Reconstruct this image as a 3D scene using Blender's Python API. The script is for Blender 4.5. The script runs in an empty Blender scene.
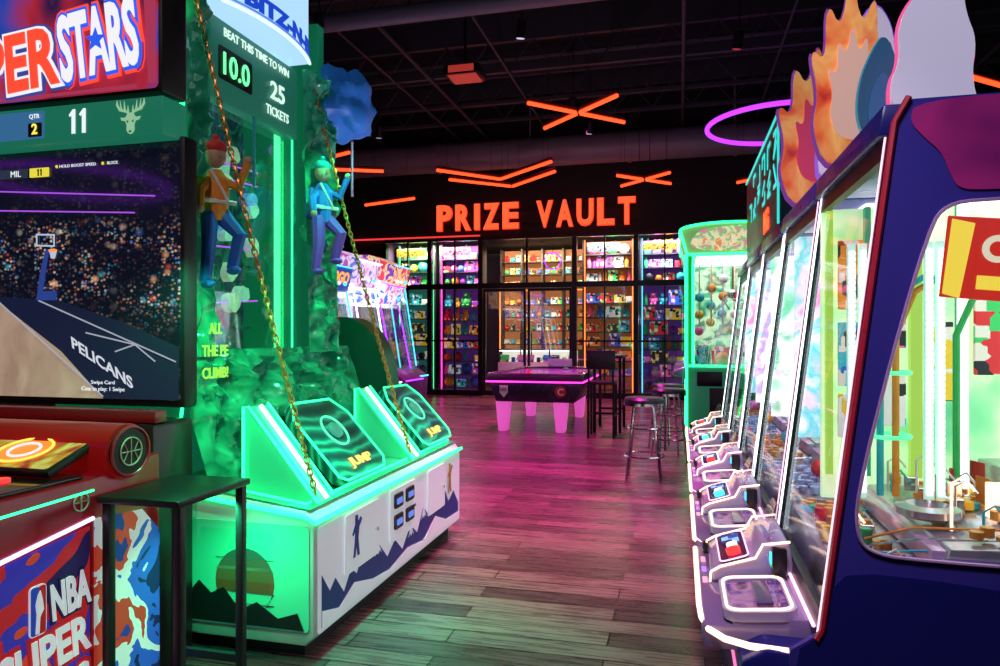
import bpy, bmesh, math, random
from mathutils import Matrix, Vector, noise
random.seed(7)
sc=bpy.context.scene
COL=sc.collection
try:
    sc.view_settings.view_transform='Standard'
except Exception: pass

# ---------------------------------------------------------------- geometry
def join(*gs):
    V=[];F=[]
    for v,f in gs:
        o=len(V); V+=list(v); F+=[tuple(i+o for i in q) for q in f]
    return V,F
def box(x0,x1,y0,y1,z0,z1):
    V=[(x0,y0,z0),(x1,y0,z0),(x1,y1,z0),(x0,y1,z0),(x0,y0,z1),(x1,y0,z1),(x1,y1,z1),(x0,y1,z1)]
    return V,[(0,3,2,1),(4,5,6,7),(0,1,5,4),(1,2,6,5),(2,3,7,6),(3,0,4,7)]
def to_g(bm):
    bm.verts.index_update()
    V=[tuple(v.co) for v in bm.verts]; F=[tuple(v.index for v in f.verts) for f in bm.faces]
    bm.free(); return V,F
def from_g(g):
    bm=bmesh.new(); vs=[bm.verts.new(v) for v in g[0]]
    for f in g[1]:
        try: bm.faces.new([vs[i] for i in f])
        except ValueError: pass
    return bm
def bev(g,w,seg=2):
    bm=from_g(g); bmesh.ops.recalc_face_normals(bm,faces=bm.faces)
    bm.normal_update()
    es=[e for e in bm.edges if len(e.link_faces)==2 and e.calc_face_angle(0)>0.5]
    bmesh.ops.bevel(bm,geom=es,offset=w,segments=seg,affect='EDGES',profile=0.5,clamp_overlap=True)
    return to_g(bm)
def rb(x0,x1,y0,y1,z0,z1,w=.01,seg=2): return bev(box(x0,x1,y0,y1,z0,z1),w,seg)
def prism(p,ax,a,b):
    def m(q,t):
        return (t,q[0],q[1]) if ax=='x' else ((q[0],t,q[1]) if ax=='y' else (q[0],q[1],t))
    n=len(p); V=[m(q,a) for q in p]+[m(q,b) for q in p]
    F=[tuple(range(n)),tuple(range(2*n-1,n-1,-1))]+[(i,(i+1)%n,n+(i+1)%n,n+i) for i in range(n)]
    return V,F
def tube(P,r,n=8,closed=False):
    P=[Vector(p) for p in P]; m=len(P); V=[];F=[]
    nrm=None
    for i in range(m):
        if closed: t=(P[(i+1)%m]-P[i-1])
        else: t=P[min(i+1,m-1)]-P[max(i-1,0)]
        t.normalize()
        if nrm is None:
            nrm=t.orthogonal().normalized()
        else:
            nrm=(nrm-t*nrm.dot(t)); 
            if nrm.length<1e-5: nrm=t.orthogonal()
            nrm.normalize()
        b=t.cross(nrm)
        rr=r[i] if isinstance(r,(list,tuple)) else r
        for k in range(n):
            a=2*math.pi*k/n
            V.append(tuple(P[i]+(nrm*math.cos(a)+b*math.sin(a))*rr))
    for i in range(m if closed else m-1):
        j=(i+1)%m
        for k in range(n):
            F.append((i*n+k,i*n+(k+1)%n,j*n+(k+1)%n,j*n+k))
    if not closed:
        F.append(tuple(range(n-1,-1,-1))); F.append(tuple(range((m-1)*n,m*n)))
    return V,F
def cyl(a,b,r,n=16): return tube([a,b],r,n)
def lathe(prof,c=(0,0,0),n=20):
    V=[];F=[];m=len(prof)
    for r,z in prof:
        for k in range(n):
            a=2*math.pi*k/n; V.append((c[0]+r*math.cos(a),c[1]+r*math.sin(a),c[2]+z))
    for i in range(m-1):
        for k in range(n): F.append((i*n+k,i*n+(k+1)%n,(i+1)*n+(k+1)%n,(i+1)*n+k))
    F.append(tuple(range(n-1,-1,-1))); F.append(tuple(range((m-1)*n,m*n)))
    return V,F
def ball(c,r,s=12,h=8):
    if not isinstance(r,(tuple,list)): r=(r,r,r)
    V=[(c[0],c[1],c[2]+r[2])];F=[]
    for i in range(1,h):
        t=math.pi*i/h
        for k in range(s):
            a=2*math.pi*k/s
            V.append((c[0]+r[0]*math.sin(t)*math.cos(a),c[1]+r[1]*math.sin(t)*math.sin(a),c[2]+r[2]*math.cos(t)))
    V.append((c[0],c[1],c[2]-r[2])); L=len(V)-1
    for k in range(s): F.append((0,1+k,1+(k+1)%s)); F.append((L,1+(h-2)*s+(k+1)%s,1+(h-2)*s+k))
    for i in range(h-2):
        for k in range(s): F.append((1+i*s+k,1+(i+1)*s+k,1+(i+1)*s+(k+1)%s,1+i*s+(k+1)%s))
    return V,F
def xf(g,M): return [tuple(M@Vector(v)) for v in g[0]],g[1]
def mv(g,x,y,z): return xf(g,Matrix.Translation((x,y,z)))
def FR(o,u,v):
    u=Vector(u).normalized(); v=Vector(v).normalized(); n=u.cross(v)
    M=Matrix(((u.x,v.x,n.x,o[0]),(u.y,v.y,n.y,o[1]),(u.z,v.z,n.z,o[2]),(0,0,0,1)))
    return M
def _curve2g(cu):
    ob=bpy.data.objects.new('tmp',cu); COL.objects.link(ob)
    bpy.context.view_layer.update()
    dg=bpy.context.evaluated_depsgraph_get()
    me=bpy.data.meshes.new_from_object(ob.evaluated_get(dg))
    g=([tuple(v.co) for v in me.vertices],[tuple(p.vertices) for p in me.polygons])
    bpy.data.objects.remove(ob); bpy.data.meshes.remove(me)
    return g
def shape(polys,depth=0.004):
    cu=bpy.data.curves.new('c','CURVE'); cu.dimensions='2D'; cu.fill_mode='BOTH'; cu.extrude=depth/2
    for p in polys:
        s=cu.splines.new('POLY'); s.points.add(len(p)-1)
        for i,q in enumerate(p): s.points[i].co=(q[0],q[1],0,1)
        s.use_cyclic_u=True
    g=_curve2g(cu); bpy.data.curves.remove(cu); return g
def text(s,h=None,w=None,depth=0.004,bold=0.0,rot=0,shear=0):
    cu=bpy.data.curves.new('t','FONT'); cu.body=s; cu.size=1; cu.offset=bold; cu.shear=shear
    cu.resolution_u=3; cu.extrude=.01
    g=_curve2g(cu); bpy.data.curves.remove(cu)
    if not g[0]: return g
    xs=[v[0] for v in g[0]]; ys=[v[1] for v in g[0]]
    cx=(min(xs)+max(xs))/2; cy=(min(ys)+max(ys))/2; W=max(xs)-min(xs); H=max(ys)-min(ys)
    sx=(w/W) if w else None; sy=(h/H) if h else None
    if sx is None: sx=sy
    if sy is None: sy=sx
    M=Matrix.Rotation(rot,4,'Z')@Matrix.Diagonal((sx,sy,depth/.02,1))@Matrix.Translation((-cx,-cy,0))
    return xf(g,M)
def rrect(x0,x1,y0,y1,r,n=5):
    P=[]
    for cx,cy,a in ((x1-r,y1-r,0),(x0+r,y1-r,90),(x0+r,y0+r,180),(x1-r,y0+r,270)):
        for i in range(n+1):
            t=math.radians(a+90*i/n); P.append((cx+r*math.cos(t),cy+r*math.sin(t)))
    return P
def circ(cx,cy,r,n=28,ry=None):
    ry=ry or r
    return [(cx+r*math.cos(2*math.pi*i/n),cy+ry*math.sin(2*math.pi*i/n)) for i in range(n)]
def smooth_poly(P,it=2):
    for _ in range(it):
        Q=[]
        for i in range(len(P)):
            a=P[i]; b=P[(i+1)%len(P)]
            Q.append((a[0]*.75+b[0]*.25,a[1]*.75+b[1]*.25)); Q.append((a[0]*.25+b[0]*.75,a[1]*.25+b[1]*.75))
        P=Q
    return P

# ---------------------------------------------------------------- materials
MC={}
def mat(name,col=(.5,.5,.5),rough=.5,metal=0,em=None,es=0,nz=True):
    if name in MC: return MC[name]
    m=bpy.data.materials.new(name); m.use_nodes=True; nt=m.node_tree
    b=nt.nodes['Principled BSDF']
    b.inputs['Base Color'].default_value=(*col,1); b.inputs['Roughness'].default_value=rough; b.inputs['Metallic'].default_value=metal
    if em: b.inputs['Emission Color'].default_value=(*em,1); b.inputs['Emission Strength'].default_value=es
    elif nz:
        tc=nt.nodes.new('ShaderNodeTexCoord'); n=nt.nodes.new('ShaderNodeTexNoise'); n.inputs['Scale'].default_value=9
        mr=nt.nodes.new('ShaderNodeMapRange'); mr.inputs[3].default_value=max(0,rough-.07); mr.inputs[4].default_value=min(1,rough+.09)
        nt.links.new(tc.outputs['Object'],n.inputs['Vector']); nt.links.new(n.outputs['Fac'],mr.inputs[0]); nt.links.new(mr.outputs[0],b.inputs['Roughness'])
    MC[name]=m; return m
def glow(name,col=(1,1,1),s=1): return mat(name,(0.02,.02,.02),.4,0,col,s)
def art(name,cols,scale=3,kind='noise',em=0,rough=.35,dist=1.5,stretch=(1,1,1),interp='LINEAR'):
    if name in MC: return MC[name]
    m=bpy.data.materials.new(name); m.use_nodes=True; nt=m.node_tree; L=nt.links
    b=nt.nodes['Principled BSDF']; b.inputs['Roughness'].default_value=rough
    tc=nt.nodes.new('ShaderNodeTexCoord'); mp=nt.nodes.new('ShaderNodeMapping'); mp.inputs['Scale'].default_value=stretch
    L.new(tc.outputs['Object'],mp.inputs['Vector'])
    if kind=='noise':
        t=nt.nodes.new('ShaderNodeTexNoise'); t.inputs['Scale'].default_value=scale; t.inputs['Distortion'].default_value=dist; t.inputs['Detail'].default_value=3; o=t.outputs['Fac']
    elif kind=='wave':
        t=nt.nodes.new('ShaderNodeTexWave'); t.inputs['Scale'].default_value=scale; t.inputs['Distortion'].default_value=dist; t.inputs['Detail'].default_value=2; o=t.outputs['Fac']
    else:
        t=nt.nodes.new('ShaderNodeTexVoronoi'); t.inputs['Scale'].default_value=scale
        if kind=='blocks': t.distance='CHEBYCHEV'; t.inputs['Randomness'].default_value=.6
        s=nt.nodes.new('ShaderNodeSeparateColor'); L.new(t.outputs['Color'],s.inputs[0]); o=s.outputs[0]
    L.new(mp.outputs[0],t.inputs['Vector'])
    r=nt.nodes.new('ShaderNodeValToRGB'); r.color_ramp.interpolation=interp
    lo,hi=(.28,.72) if kind=='noise' else (0,1)
    e=r.color_ramp.elements
    n=len(cols)
    for i,c in enumerate(cols):
        p=lo+(hi-lo)*i/(n-1 if interp!='CONSTANT' else n)
        if i<2: el=e[i]; el.position=p
        else: el=e.new(p)
        el.color=(*c,1)
    L.new(o,r.inputs[0]); L.new(r.outputs[0],b.inputs['Base Color'])
    if em: L.new(r.outputs[0],b.inputs['Emission Color']); b.inputs['Emission Strength'].default_value=em
    MC[name]=m; return m
def glassm(name='glass',col=(1,1,1),fac=.1,tint=(1,1,1)):
    if name in MC: return MC[name]
    m=bpy.data.materials.new(name); m.use_nodes=True; nt=m.node_tree; nt.nodes.clear(); L=nt.links
    o=nt.nodes.new('ShaderNodeOutputMaterial'); mx=nt.nodes.new('ShaderNodeMixShader'); t=nt.nodes.new('ShaderNodeBsdfTransparent'); g=nt.nodes.new('ShaderNodeBsdfGlossy')
    g.inputs['Roughness'].default_value=.03; g.inputs['Color'].default_value=(*col,1); t.inputs['Color'].default_value=(*tint,1)
    mx.inputs[0].default_value=fac
    L.new(t.outputs[0],mx.inputs[1]); L.new(g.outputs[0],mx.inputs[2]); L.new(mx.outputs[0],o.inputs['Surface'])
    MC[name]=m; return m
def floor_mat():
    m=bpy.data.materials.new('planks'); m.use_nodes=True; nt=m.node_tree; L=nt.links; b=nt.nodes['Principled BSDF']
    tc=nt.nodes.new('ShaderNodeTexCoord')
    br=nt.nodes.new('ShaderNodeTexBrick'); br.inputs['Scale'].default_value=1; br.inputs['Brick Width'].default_value=1.1; br.inputs['Row Height'].default_value=.14
    br.inputs['Mortar Size'].default_value=.004; br.inputs['Color1'].default_value=(.24,.12,.12,1); br.inputs['Color2'].default_value=(.065,.03,.038,1); br.inputs['Mortar'].default_value=(.004,.002,.003,1)
    br.offset=.37
    L.new(tc.outputs['Object'],br.inputs['Vector'])
    mp=nt.nodes.new('ShaderNodeMapping'); mp.inputs['Scale'].default_value=(1.6,26,1); L.new(tc.outputs['Object'],mp.inputs['Vector'])
    n=nt.nodes.new('ShaderNodeTexNoise'); n.inputs['Scale'].default_value=2.2; n.inputs['Detail'].default_value=6; n.inputs['Distortion'].default_value=.6; L.new(mp.outputs[0],n.inputs['Vector'])
    r=nt.nodes.new('ShaderNodeValToRGB'); r.color_ramp.elements[0].position=.32; r.color_ramp.elements[0].color=(.38,.34,.34,1); r.color_ramp.elements[1].position=.70; r.color_ramp.elements[1].color=(1.25,1.2,1.15,1)
    L.new(n.outputs['Fac'],r.inputs[0])
    mx=nt.nodes.new('ShaderNodeMix'); mx.data_type='RGBA'; mx.blend_type='MULTIPLY'; mx.inputs[0].default_value=1
    L.new(br.outputs['Color'],mx.inputs[6]); L.new(r.outputs[0],mx.inputs[7]); L.new(mx.outputs[2],b.inputs['Base Color'])
    mr=nt.nodes.new('ShaderNodeMapRange'); mr.inputs[3].default_value=.18; mr.inputs[4].default_value=.38; L.new(n.outputs['Fac'],mr.inputs[0]); L.new(mr.outputs[0],b.inputs['Roughness'])
    b.inputs['Specular IOR Level'].default_value=.38
    bp=nt.nodes.new('ShaderNodeBump'); bp.inputs['Strength'].default_value=.25; bp.inputs['Distance'].default_value=.01; L.new(mx.outputs[2],bp.inputs['Height']); L.new(bp.outputs[0],b.inputs['Normal'])
    return m
BLK=mat('black',(.012,.012,.014),.4); BLKM=mat('blackmetal',(.02,.02,.024),.35,.6)
CHR=mat('chrome',(.75,.75,.78),.15,1); WHT=mat('white',(.8,.8,.8),.35)
WLT=mat('whitelit',(.85,.85,.88),.35,0,(.8,.82,.9),.45)  # white with a self-glow so the lettering looks lit
NAVY=mat('navy',(.016,.02,.19),.28); PURP=mat('purple',(.06,.05,.36),.28)
RED=mat('red',(.6,.02,.03),.3); YEL=mat('yellow',(.8,.5,.05),.4); ORG=mat('orange',(.8,.2,.03),.4)
GRN=mat('greenp',(.05,.5,.2),.35); BLUE=mat('blue',(.03,.12,.55),.35)
GOLD=mat('gold',(.75,.30,.08),.35,.7)
nGREEN=glow('nGreen',(.02,1,.25),3.6); nORG=glow('nOrange',(1,.045,.010),3.8); nPUR=glow('nPurple',(.36,.03,1),2.4)
nMAG=glow('nMag',(1,.03,.5),4); nWHT=glow('nWhite',(.85,.95,1),2.6); nCYAN=glow('nCyan',(.05,.6,.9),2.2); nRED=glow('nRed',(1,.03,.03),2); nPINK=glow('nPink',(1,.5,.7),2); nWARM=glow('nWarm',(1,.62,.42),2.6)
GLASS=glassm('glass',fac=.08)

# ---------------------------------------------------------------- objects
def mkmesh(g,m):
    me=bpy.data.meshes.new('m')
    bm=from_g(g); bmesh.ops.recalc_face_normals(bm,faces=bm.faces)
    bm.to_mesh(me); bm.free()
    me.materials.append(m)
    for p in me.polygons: p.use_smooth=True
    try: me.set_sharp_from_angle(angle=math.radians(35))
    except Exception: pass
    return me
class T:
    def __init__(s,name,label,cat,loc=(0,0,0),rot=0,group=None,local=False):
        s.e=bpy.data.objects.new(name,None); s.e.empty_display_size=.1; COL.objects.link(s.e)
        s.e.location=loc; s.e.rotation_euler=(0,0,rot); s.loc=loc; s.local=local
        s.e['label']=label; s.e['category']=cat
        if group: s.e['group']=group
    def add(s,name,g,m,parent=None,label=None):
        if not s.local: g=mv(g,-s.loc[0],-s.loc[1],-s.loc[2])
        o=bpy.data.objects.new(name,mkmesh(g,m)); COL.objects.link(o); o.parent=parent or s.e
        if label: o['label']=label
        return o
def solo(name,g,m,label=None,cat=None,kind=None,group=None):
    xs=[v[0] for v in g[0]]; ys=[v[1] for v in g[0]]; zs=[v[2] for v in g[0]]
    c=((min(xs)+max(xs))/2,(min(ys)+max(ys))/2,min(zs))
    o=bpy.data.objects.new(name,mkmesh(mv(g,-c[0],-c[1],-c[2]),m)); COL.objects.link(o); o.location=c
    if kind: o['kind']=kind
    if label: o['label']=label
    if cat: o['category']=cat
    if group: o['group']=group
    return o
def clone(t,loc,rot=0,label=None):
    def rec(o,par):
        n=o.copy(); COL.objects.link(n)
        if par: n.parent=par
        for c in list(o.children): rec(c,n)
        return n
    n=rec(t.e,None); n.location=loc; n.rotation_euler=(0,0,rot)
    if label: n['label']=label
    return n
def onx(o,g): return xf(g,FR(o,(0,1,0),(0,0,1)))
def ony(o,g): return xf(g,FR(o,(1,0,0),(0,0,1)))   # faces -y
def onmx(o,g): return xf(g,FR(o,(0,-1,0),(0,0,1))) # faces -x
def sline(a,b,w=.004):
    a=Vector(a);b=Vector(b);n=Vector((-(b-a).y,(b-a).x)).normalized()*w
    return [tuple(a+n),tuple(b+n),tuple(b-n),tuple(a-n)]

# ================================================================ ROOM
FX0,FX1,FY0,FY1,CH=-9,7,-5,18.4,6.4
solo('floor',box(FX0,FX1,FY0,FY1,-.1,0),floor_mat(),'dark wood plank floor','floor','structure')
DKW=mat('dkwall',(.008,.007,.009),.7); CEILM=mat('ceil',(.008,.008,.010),.8)
solo('ceiling',box(FX0,FX1,FY0,FY1,CH,CH+.1),CEILM,'black exposed ceiling','ceiling','structure')
solo('wall_left',box(FX0-.1,FX0,FY0,FY1,0,CH),DKW,'dark side wall','wall','structure')
solo('wall_right',box(FX1,FX1+.1,FY0,FY1,0,CH),DKW,'dark side wall','wall','structure')
solo('wall_front',box(FX0,FX1,FY0-.1,FY0,0,CH),DKW,'dark wall','wall','structure')
solo('wall_back',join(box(FX0,FX1,15,15.15,3.55,CH),box(FX0,-6.65,15,15.15,0,3.55),box(1.6,FX1,15,15.15,0,3.55)),DKW,'black wall over the prize shop glazing','wall','structure')
solo('wall_vault',box(FX0,FX1,FY1,FY1+.1,0,CH),mat('vaultw',(.05,.03,.08),.6),'rear wall of the prize shop','wall','structure')
solo('wall_vault_left',box(-6.75,-6.65,15.15,FY1,0,3.55),mat('vaultw2',(.1,.04,.14),.6),'side wall of the prize shop','wall','structure')
solo('wall_vault_right',box(1.6,1.7,15.15,FY1,0,3.55),mat('vaultw2'),'side wall of the prize shop','wall','structure')
solo('ceiling_vault',box(-6.65,1.6,15.15,FY1,3.55,3.65),CEILM,'prize shop ceiling','ceiling','structure')
vx=[-6.6,-5.5,-4.3,-2.2,-.9,.3,1.55]
solo('trim_1',join(*[box(x-.05,x+.05,14.95,15.08,0,3.5) for x in vx]),BLKM,'black steel mullions of the shop front','mullions','structure')
solo('trim_2',join(box(-6.6,1.55,14.94,15.09,2.38,2.5),box(-6.6,1.55,14.94,15.09,3.46,3.56),box(-6.6,-4.3,14.94,15.09,0,.12),box(-2.2,1.55,14.94,15.09,0,.12),
     box(-6.6,-4.3,14.97,15.06,1.2,1.24),box(-2.2,1.55,14.97,15.06,1.2,1.24)),BLKM,'black steel rails of the shop front','rail','structure')
solo('trim_3',box(-7.4,-4.3,14.9,14.96,3.54,3.57),glow('nRed2',(1,.05,.05),1),'thin red light strip along the shop front','light strip','structure')
solo('trim_4',join(box(-6.05,-6.02,14.97,15.06,.12,3.46),box(-4.92,-4.89,14.97,15.06,.12,3.46),box(-1.57,-1.54,14.97,15.06,.12,3.46),box(-.32,-.29,14.97,15.06,.12,3.46),box(-3.27,-3.23,14.97,15.06,2.5,3.46)),BLKM,'slim mullions','mullions','structure')
for i in range(6):
    a,b=vx[i]+.05,vx[i+1]-.05
    if i==2: g=box(a,b,15.0,15.01,2.5,3.46)
    else: g=join(box(a,b,15.0,15.01,.12,2.38),box(a,b,15.0,15.01,2.5,3.46))
    solo('window_%d'%(i+1),g,GLASS,'clear shop-front glass panel','window','structure')
for k,(a,b) in enumerate(((-4.24,-3.27),(-3.23,-2.26))):
    d=T('door_%d'%(k+1),'black framed glass shop door','door',((a+b)/2,15,0)); d.e['kind']='structure'
    d.add('door_frame',join(box(a,a+.05,14.98,15.04,.01,2.37),box(b-.05,b,14.98,15.04,.01,2.37),box(a+.05,b-.05,14.98,15.04,.01,.12),box(a+.05,b-.05,14.98,15.04,2.31,2.37)),BLKM)
    d.add('door_glass',box(a+.05,b-.05,15.0,15.01,.12,2.31),GLASS)
    hx=b-.10 if k==0 else a+.10
    d.add('handle',join(cyl((hx,14.92,.9),(hx,14.92,1.4),.012,8),cyl((hx,14.92,.95),(hx,14.99,.95),.01,6),cyl((hx,14.92,1.35),(hx,14.99,1.35),.01,6)),BLKM)
sg=T('shop_sign','large glowing orange letters mounted over the shop front','sign',(-3.11,14.9,3.67))
SIGN=glow('signor',(1,.10,.03),1.4); SEDG=glow('signedge',(1,.03,.01),1.2)
def letters(th,s,x0,w,z0,h,y):
    tot=0;items=[]
    for ch in s:
        if ch==' ': items.append((ch,.22)); tot+=.22; continue
        W={'I':.11}.get(ch,.34); items.append((ch,W)); tot+=W
    n=len(s); gap=(w-tot)/(n-1); x=x0
    for ch,W in items:
        if ch!=' ':
            lt=th.add('letter',ony((x+W/2,y,z0+h/2),text(ch,h=h,w=W,depth=.09,bold=.03)),SIGN)
            th.add('letter_edge',ony((x+W/2,y+.04,z0+h/2),text(ch,h=h*1.06,w=W*1.10,depth=.03,bold=.05)),SEDG,parent=lt)
        x+=W+gap
letters(sg,'PRIZE VAULT',-5.27,4.36,3.68,.56,14.84)
for z in (3.8,4.1): sg.add('mounting_rail',box(-5.3,-.92,14.92,15.0,z-.02,z+.02),BLKM)

# ---------------- vault shelves + merchandise
SHF=mat('shelfm',(.03,.03,.04),.4)
cols={'red':(.75,.03,.04),'blue':(.03,.15,.7),'yellow':(.9,.6,.04),'green':(.05,.6,.15),'pink':(.9,.15,.45),'white':(.85,.85,.85),'orange':(.9,.3,.03),'purple':(.3,.06,.6),'teal':(.03,.5,.6),'black':(.03,.03,.04)}
_cl=list(cols.values()); IM={}
for i,(k,c) in enumerate(cols.items()):
    IM[k]=art('it_'+k,[c,c,_cl[(i+3)%10],(.85,.8,.7),c,(.02,.02,.03)],18,'blocks',.28,rough=.4,interp='CONSTANT')  # boxed prizes get a faint self-glow so they look lit
PL={k:mat('pl_'+k,c,.6) for k,c in cols.items()}
def mesh_of(g): return mkmesh(g,IM['red'])
bearG=join(ball((0,0,.09),(.075,.06,.09)),ball((0,0,.215),(.065,.06,.06)),ball((-.05,0,.265),.022,8,6),ball((.05,0,.265),.022,8,6),ball((-.075,-.02,.12),(.025,.025,.05),8,6),ball((.075,-.02,.12),(.025,.025,.05),8,6),ball((-.045,-.06,.03),(.03,.05,.03),8,6),ball((.045,-.06,.03),(.03,.05,.03),8,6))
KIN=[('toy_box',mesh_of(bev(box(-.11,.11,-.06,.06,0,.26),.006,1)),.26,.12,'%s boxed toy standing on a display shelf','box'),
     ('game_box',mesh_of(bev(box(-.15,.15,-.05,.05,0,.22),.006,1)),.22,.16,'%s cardboard game box on a display shelf','box'),
     ('plush_bear',mesh_of(bearG),.29,.11,'%s plush bear sitting on a display shelf','plush toy'),
     ('toy_ball',mesh_of(ball((0,0,.1),.1,16,10)),.2,.11,'%s rubber toy ball on a display shelf','ball'),
     ('water_bottle',mesh_of(lathe([(.04,0),(.045,.01),(.045,.17),(.02,.21),(.02,.25),(.001,.25)],n=14)),.25,.06,'%s drink bottle on a display shelf','bottle'),
     ('mug',mesh_of(join(lathe([(.04,0),(.045,.01),(.045,.11),(.04,.11),(.038,.02),(.001,.02)],n=14),tube([(.045,0,.09),(.075,0,.08),(.075,0,.04),(.045,0,.03)],.008,6))),.12,.08,'%s ceramic mug on a display shelf','mug'),
     ('puzzle_box',mesh_of(bev(box(-.09,.09,-.08,.08,0,.17),.005,1)),.17,.10,'%s small carton on a display shelf','box')]
def item(k,x,y,z,grp,rz=0,pal=None,sc_=1):
    nm,me,h,hw,lab,cat=KIN[k]
    c=random.choice(pal or list(cols)); 
    o=bpy.data.objects.new(nm,me); COL.objects.link(o); o.location=(x,y,z); o.rotation_euler=(0,0,rz); o.scale=(sc_,sc_,sc_)
    o.material_slots[0].link='OBJECT'; o.material_slots[0].material=IM[c] if k in (0,1,6) else PL[c]
    o['label']=lab%c; o['category']=cat; o['group']=grp
    return hw
def shelf_unit(x0,x1,y0,y1,tiers,top,led,grp,label,backm,pal=None,dens=.98):
    s=T('display_shelf',label,'shelf',((x0+x1)/2,(y0+y1)/2,0))
    s.add('upright',box(x0,x0+.04,y0,y1,0,top),SHF); s.add('upright',box(x1-.04,x1,y0,y1,0,top),SHF)
    s.add('back_panel',box(x0+.04,x1-.04,y1-.02,y1,0,top),backm)
    for z in tiers: s.add('shelf_board',box(x0+.04,x1-.04,y0,y1-.02,z-.025,z),SHF)
    for xa in (x0+.045,x1-.06): s.add('light_strip',box(xa,xa+.022,y0-.01,y0+.01,.1,top),led)
    for j,z in enumerate(tiers):
        x=x0+.07
        k0=random.choice([0,1,2,2,1,4,6,3,3])
        nxt=(tiers[j+1]-z-.03) if j+1<len(tiers) else top-z
        while True:
            k=random.choice([k0,k0,random.choice([0,1,2]),random.randrange(7)])
            s_=random.choice([.8,.95,1.1,1.25])
            s_=min(s_,nxt/KIN[k][2]*.98)
            hw=KIN[k][3]*s_
            if x+2*hw>x1-.05:
                k=6; s_=min(.8,nxt/.17); hw=.1*s_
                if x+2*hw>x1-.05: break
            if random.random()<dens: item(k,x+hw,(y0+y1)/2-.04,z+.001,grp,random.uniform(-.15,.15),pal,s_)
            x+=2*hw
TA=[.14,.46,.78,1.10,1.42,1.74,2.06,2.54,2.84,3.14]; TB=[.14,.44,.74,1.04,1.36,1.68,2.0,2.52,2.82,3.12]
bkW=mat('bkw',(.12,.06,.2),.6,0,(.2,.05,.5),.15); bkO=mat('bko',(.2,.08,.05),.6,0,(.8,.2,.06),.14); bkC=mat('bkc',(.05,.14,.15),.6,0,(.05,.4,.3),.15)  # faint glow put into the shelf backs to brighten them
W1='prizes in the window shelves'
nORS=glow('nOrS',(1,.2,.03),3)
shelf_unit(-6.5,-5.55,15.5,15.85,TA,3.45,nGREEN,W1,'tall black display shelf with green light strips',bkC)
shelf_unit(-5.45,-4.4,15.5,15.85,TB,3.45,nMAG,W1,'tall black display shelf with magenta light strips',bkW)
shelf_unit(-2.1,-.95,15.5,15.85,TA,3.45,nORS,W1,'tall black display shelf with orange light strips',bkO)
shelf_unit(-.85,.25,15.5,15.85,TB,3.45,nCYAN,W1,'tall black display shelf with cyan light strips',bkW)
for k,(xa,za,m_) in enumerate(((-.75,3.38,'lsg1'),(-1.95,3.38,'lsg2'),(-5.3,3.38,'lsg3'),(-6.4,3.38,'lsg1'))):
    lc={'lsg1':[(1,.3,.05),(1,.7,.1),(.1,.05,.02)],'lsg2':[(.05,.5,1),(.7,.9,1),(.02,.05,.1)],'lsg3':[(1,.1,.5),(1,.6,.8),(.1,.02,.05)]}[m_]
    s_=T('window_sign','small glowing merchandise sign hanging in the shop window','sign',(xa+.3,15.2,za-.12),group='small window signs')
    s_.add('sign_plate',rb(xa,xa+.7,15.2,15.22,za-.22,za-.04,.01),art(m_,lc,12,'noise',1.0,interp='CONSTANT'))
    for q in (.1,.6): s_.add('hanger',cyl((xa+q,15.21,za-.05),(xa+q,15.21,3.56),.004,5),BLK)
T2=[1.13,1.46,1.79,2.10]
rd=T('display_cabinet','wide framed rear display cabinet with warm orange back light','cabinet',(-3.25,16.9,0))
rd.add('cabinet_base',rb(-4.3,-2.2,16.7,17.1,0,1.0,.01),SHF)
rd.add('back_panel',box(-4.3,-2.2,17.08,17.1,1.0,3.45),mat('bko2',(.3,.13,.06),.6,0,(1,.35,.1),.35))  # warm light on the back board is put into its own glow
for z in T2+[2.5,2.84,3.15]: rd.add('shelf_board',box(-4.28,-2.22,16.75,17.08,z-.025,z),SHF)
for x in (-4.3,-3.78,-3.27,-2.76,-2.24): rd.add('upright',box(x,x+.04,16.74,17.08,1.0,3.45),SHF)
rd.add('frame_light',tube([(-4.3,16.73,1.02),(-4.3,16.73,2.44),(-2.2,16.73,2.44),(-2.2,16.73,1.02)],.018,6),nORS)
for x in (-4.25,-3.73,-3.22,-2.71):
    for z in T2+[2.5,2.84,3.15]:
        for q in range(3):
            item(random.choice([0,6,6,2,3,0]),x+.085+q*.155,16.9,z+.001,'prizes in the rear cabinet',random.uniform(-.1,.1),['white','yellow','orange','red','teal','black','green','blue'],random.choice([.6,.66]))
ct=T('display_counter','glass topped sales counter with pale lit front','counter',(-3.2,15.9,0))
ct.add('body',rb(-4.1,-2.3,15.75,16.2,0,.72),mat('ctb',(.6,.35,.55),.4,0,(.6,.2,.5),.15)); ct.add('front_glass',box(-4.1,-2.3,15.75,15.76,.72,1.0),GLASS)  # counter body glows slightly to read as brightly lit
ct.add('case_top',box(-4.12,-2.28,15.73,16.22,1.0,1.03),CHR); ct.add('light_strip',box(-4.08,-2.32,15.77,15.79,.97,.998),nWHT)
ct.add('case_back',box(-4.1,-2.3,16.18,16.2,.72,1.0),mat('csb',(.8,.8,.7),.5,0,(.9,.9,.7),.9))
for x in (-4.1,-3.5,-2.9,-2.33): ct.add('case_post',box(x,x+.03,15.74,15.77,.72,1.0),BLKM)
for i in range(9): item([6,5,6][i%3],-3.98+i*.2,15.95,.721,'prizes in the counter case')
hx=T('neon_ring','small violet neon ring hanging in the shop window','neon light',(-2.75,15.4,2.8))
hx.add('tube',tube([(-2.75+.2*math.cos(a*math.pi/3),15.4,3.0+.2*math.sin(a*math.pi/3)) for a in range(6)],.016,6,True),nPUR)
hx.add('cable',cyl((-2.75,15.4,3.18),(-2.75,15.4,3.56),.005,5),BLK)

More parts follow.
